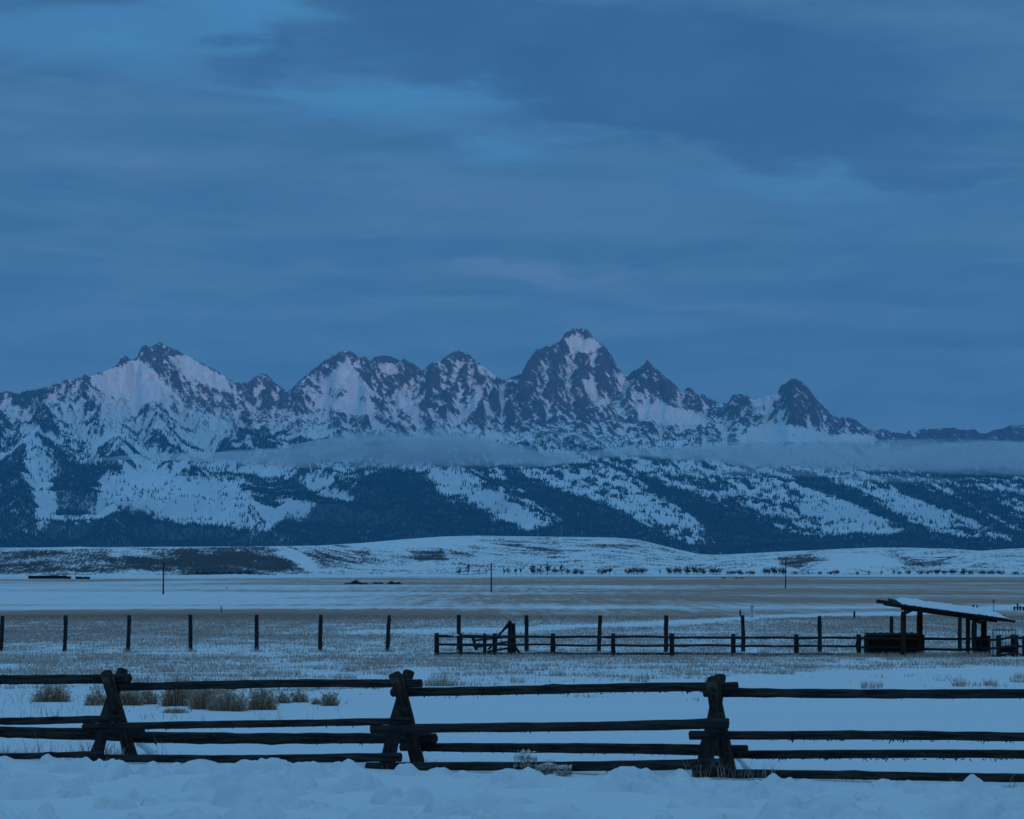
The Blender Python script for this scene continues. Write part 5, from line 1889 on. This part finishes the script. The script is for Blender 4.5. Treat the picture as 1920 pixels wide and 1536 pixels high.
def build_trees():
    protos = []
    for i in range(5):
        (V, Fc), T = tree_meshes(50 + i, False)
        protos.append((mesh_py('trunk', [tuple(v) for v in V], Fc, [M['twigs']]), mesh_np('crown', T, np.arange(len(T)).reshape(-1, 3), False)))
    wides = []
    for i in range(4):
        (V, Fc), T = tree_meshes(80 + i, True)
        wides.append((mesh_py('trunk', [tuple(v) for v in V], Fc, [M['twigs']]), mesh_np('crown', T, np.arange(len(T)).reshape(-1, 3), False)))
    for _, c in protos + wides:
        c.materials.append(M['twigs'])
    row = [(861, 15, 16), (877, 15, 21), (898, 6, 13), (912, 7, 12), (944, 12, 16), (953, 12, 17), (966, 13, 16), (977, 10, 18), (1002, 18, 17), (1014, 14, 16), (1026, 22, 24),
           (1040, 14, 18), (1054, 18, 20), (1064, 14, 16), (1079, 16, 12), (1091, 14, 10), (1130, 22, 13), (1143, 18, 18), (1179, 16, 14), (1193, 18, 16), (1207, 16, 15), (1237, 8, 12),
           (1258, 18, 15), (1272, 18, 16), (1290, 20, 17), (1306, 20, 18), (1320, 14, 12), (1342, 26, 15), (1370, 20, 9), (1388, 20, 10), (1406, 20, 9), (1438, 18, 15), (1455, 20, 17),
           (1470, 18, 15), (1490, 9, 8), (1516, 8, 9), (1537, 9, 8), (1556, 12, 8), (1567, 14, 11), (1608, 9, 7), (1630, 10, 10), (1652, 9, 10), (1676, 9, 12), (1686, 9, 8),
           (1702, 12, 10), (1724, 14, 9), (1738, 12, 9), (1754, 20, 12), (1771, 11, 10), (1788, 16, 12), (1806, 18, 13), (1820, 12, 10), (1842, 16, 9), (1858, 18, 10), (1876, 16, 10), (1904, 14, 8)]
    ordw = ['first', 'second', 'third', 'fourth', 'fifth', 'sixth', 'seventh', 'eighth', 'ninth', 'tenth', 'eleventh', 'twelfth', 'thirteenth', 'fourteenth', 'fifteenth', 'sixteenth',
            'seventeenth', 'eighteenth', 'nineteenth']
    tens = {20: 'twentieth', 30: 'thirtieth', 40: 'fortieth', 50: 'fiftieth', 60: 'sixtieth'}
    tw = {2: 'twenty', 3: 'thirty', 4: 'forty', 5: 'fifty', 6: 'sixty'}

    def word(n):
        if n < 20: return ordw[n - 1]
        if n in tens: return tens[n]
        return tw[n // 10] + '-' + ordw[n % 10 - 1]
    rg = random.Random(3)

    def tree(px, w, h, d, z, label, group, name='bare_tree', cat='tree'):
        s = d / F
        hh = h * s
        o = root(name, (0, 0, 0), label, cat, group)
        o.location = ((px - 960) * s, d, z)
        wide = w > h * .95
        tr, cr = rg.choice(wides if wide else protos)
        k = w * s / hh / (1.15 if wide else .85)
        for nm, me in (('trunk', tr), ('crown', cr)):
            c = obj(nm, me, None, o)
            c.scale = (hh * k * rg.choice((-1, 1)), hh * max(k, .6), hh)
        return o
    for i, (px, w, h) in enumerate(row):
        d = 2860 + rg.uniform(-40, 30)
        z = hill_z(px, d)
        look = 'tall' if h >= 17 else ('low' if h < 10 else 'mid-sized')
        if w > h: look += ' bushy'
        else: look += ' slender'
        tree(px, w, h * 1.08, d, z, '%s bare tree, %s from the left in the row under the foothills' % (look, word(i + 1)), 'bare trees along the foot of the hills')
    for i, (px, w, h, d) in enumerate(((981, 6, 11, 3150), (1000, 10, 9, 3170), (1014, 8, 10, 3180), (1026, 6, 8, 3170), (1057, 5, 6, 3200), (1091, 6, 5, 3230))):
        tree(px, w, h, d, hill_z(px, d), 'small bare tree up on the slope behind the row, %s from the left' % word(i + 1), 'small trees on the lower hill slope')
    # low thicket at the foot of the bluff
    d = 2780
    t = root('thicket', (0, 0, 0), 'long low dark thicket at the foot of the bluff on the left', 'thicket')
    t.location = ((423 - 960) * d / F, d, hill_z(423, d))
    for k in range(13):
        me = rg.choice(wides)
        c = obj('shrub', me[1], None, t)
        c.location = ((-50 + k * 8.2) * d / F, rg.uniform(-6, 6), 0)
        hh = rg.uniform(8, 10) * d / F
        c.scale = (hh * 1.3, hh * 1.3, hh)
    # dark brush piles out on the snow
    for px, w, h, yb, label in ((668, 44, 7.5, 1095, 'largest dark heap of brush on the snow in the mid plain'),
                                (708, 20, 4.5, 1094, 'smallest dark heap of brush, between the other two'),
                                (739, 26, 6, 1094.5, 'right-hand dark heap of brush on the mid plain')):
        d = d_of_y(yb)
        s = d / F
        a = ground_pt(px, d=d)
        o = root('brush_pile', a, label, 'brush pile', 'brush piles on the plain')
        rgn = np.random.default_rng(int(px))
        n = 260
        x = rgn.uniform(-1, 1, n); hm = (1 - np.abs(x) ** 2.2) * (0.65 + .35 * np.sin(x * 5 + px))
        z = rgn.uniform(0, 1, n) * np.clip(hm, .15, 1) * h * s
        c = np.stack([x * w / 2 * s, rgn.normal(0, .5, n), z], 1)
        dr = rgn.normal(0, 1, (n, 3)) * np.array([1, .8, .35])
        dr /= np.linalg.norm(dr, axis=1)[:, None]
        ln = rgn.uniform(.5, 1.2, n)[:, None]
        sd = np.cross(dr, rgn.normal(0, 1, (n, 3))); sd /= np.linalg.norm(sd, axis=1)[:, None]
        wv = rgn.uniform(.04, .14, n)[:, None]
        q = np.stack([c - dr * ln * .5 - sd * wv, c - dr * ln * .5 + sd * wv, c + dr * ln * .5 + sd * wv * .5, c + dr * ln * .5 - sd * wv * .5], 1).reshape(-1, 3)
        q[:, 2] = np.maximum(q[:, 2], -.1)
        obj('branches', mesh_np('branches', q, np.arange(n * 4).reshape(-1, 4), False), M['dark_plank'], o)
        m = 40
        xs_ = np.linspace(-1, 1, m); an = np.linspace(0, math.pi, 9)
        XX, AA = np.meshgrid(xs_, an, indexing='ij')
        hh = (1 - np.abs(XX) ** 2.2) * (0.65 + .35 * np.sin(XX * 5 + px)) * h * s * .8
        Vv = np.stack([XX * w / 2 * s, np.cos(AA) * 1.1 * (1 - np.abs(XX) ** 2), np.sin(AA) * hh - .05], -1).reshape(-1, 3)
        Vv += rgn.normal(0, .05, Vv.shape)
        obj('core', mesh_np('core', Vv, grid_faces(m, 9), False), M['dark_plank'], o)


build_trees()


# ------------------------------------------------------------------ three elk far out on the snow
def build_elk():
    def chain_mesh(joints, edges, radii):
        me = bpy.data.meshes.new('elk_skeleton')
        me.from_pydata(joints, edges, [])
        o = bpy.data.objects.new('elk_tmp', me)
        COL.objects.link(o)
        sk = o.modifiers.new('skin', 'SKIN')
        if not me.skin_vertices:
            me.attributes.new('skin', 'FLOAT', 'POINT')
        for i, r in enumerate(radii):
            me.skin_vertices[0].data[i].radius = (r, r)
        me.skin_vertices[0].data[1].use_root = True
        sb = o.modifiers.new('sub', 'SUBSURF')
        sb.levels = sb.render_levels = 1
        dg = bpy.context.evaluated_depsgraph_get()
        out = bpy.data.meshes.new_from_object(o.evaluated_get(dg))
        bpy.data.objects.remove(o)
        return out
    def joints(step, graze):
        j = [(-.75, 0, 1.18), (-.25, 0, 1.12), (.35, 0, 1.10), (.72, 0, 1.22)]              # rump, belly, chest, withers
        e = [(0, 1), (1, 2), (2, 3)]
        r = [.24, .30, .30, .22]
        neck = [(1.0, 0, 1.45), (1.15, 0, 1.62), (1.42, 0, 1.55)] if not graze else [(1.05, 0, 1.05), (1.2, 0, .72), (1.36, 0, .45)]
        j += neck; e += [(3, 4), (4, 5), (5, 6)]; r += [.14, .115, .06]
        b = len(j)
        j += [(-1.0, 0, 1.10)]; e += [(0, b)]; r += [.05]
        for sy in (-1, 1):
            s = step * sy
            b = len(j)
            j += [(-.72 + .05, .15 * sy, .85), (-.86 + s * .6, .14 * sy, .52), (-.78 + s, .14 * sy, .05)]
            e += [(0, b), (b, b + 1), (b + 1, b + 2)]; r += [.15, .065, .045]
            b = len(j)
            j += [(.5, .14 * sy, .80), (.52 - s * .5, .13 * sy, .45), (.5 - s, .13 * sy, .05)]
            e += [(2, b), (b, b + 1), (b + 1, b + 2)]; r += [.12, .06, .045]
        return j, e, r
    for px, yb, flip, graze, label in ((1357, 1087, -1, False, 'leftmost of three tiny brown elk on the far snow'),
                                       (1381, 1087, 1, True, 'middle one of three tiny brown elk on the far snow'),
                                       (1391, 1086.5, 1, False, 'rightmost of three tiny brown elk on the far snow')):
        me = chain_mesh(*joints(.16 * flip, graze))
        me.name = 'elk'
        if not me.materials:
            me.materials.append(M['hide'])
        else:
            me.materials[0] = M['hide']
        d = d_of_y(yb)
        o = obj('elk', me)
        a = ground_pt(px, d=d)
        o.location = a
        o.rotation_euler = (0, 0, R(12) if flip > 0 else R(170))
        tag(o, label, 'elk', 'elk on the far snow')


build_elk()
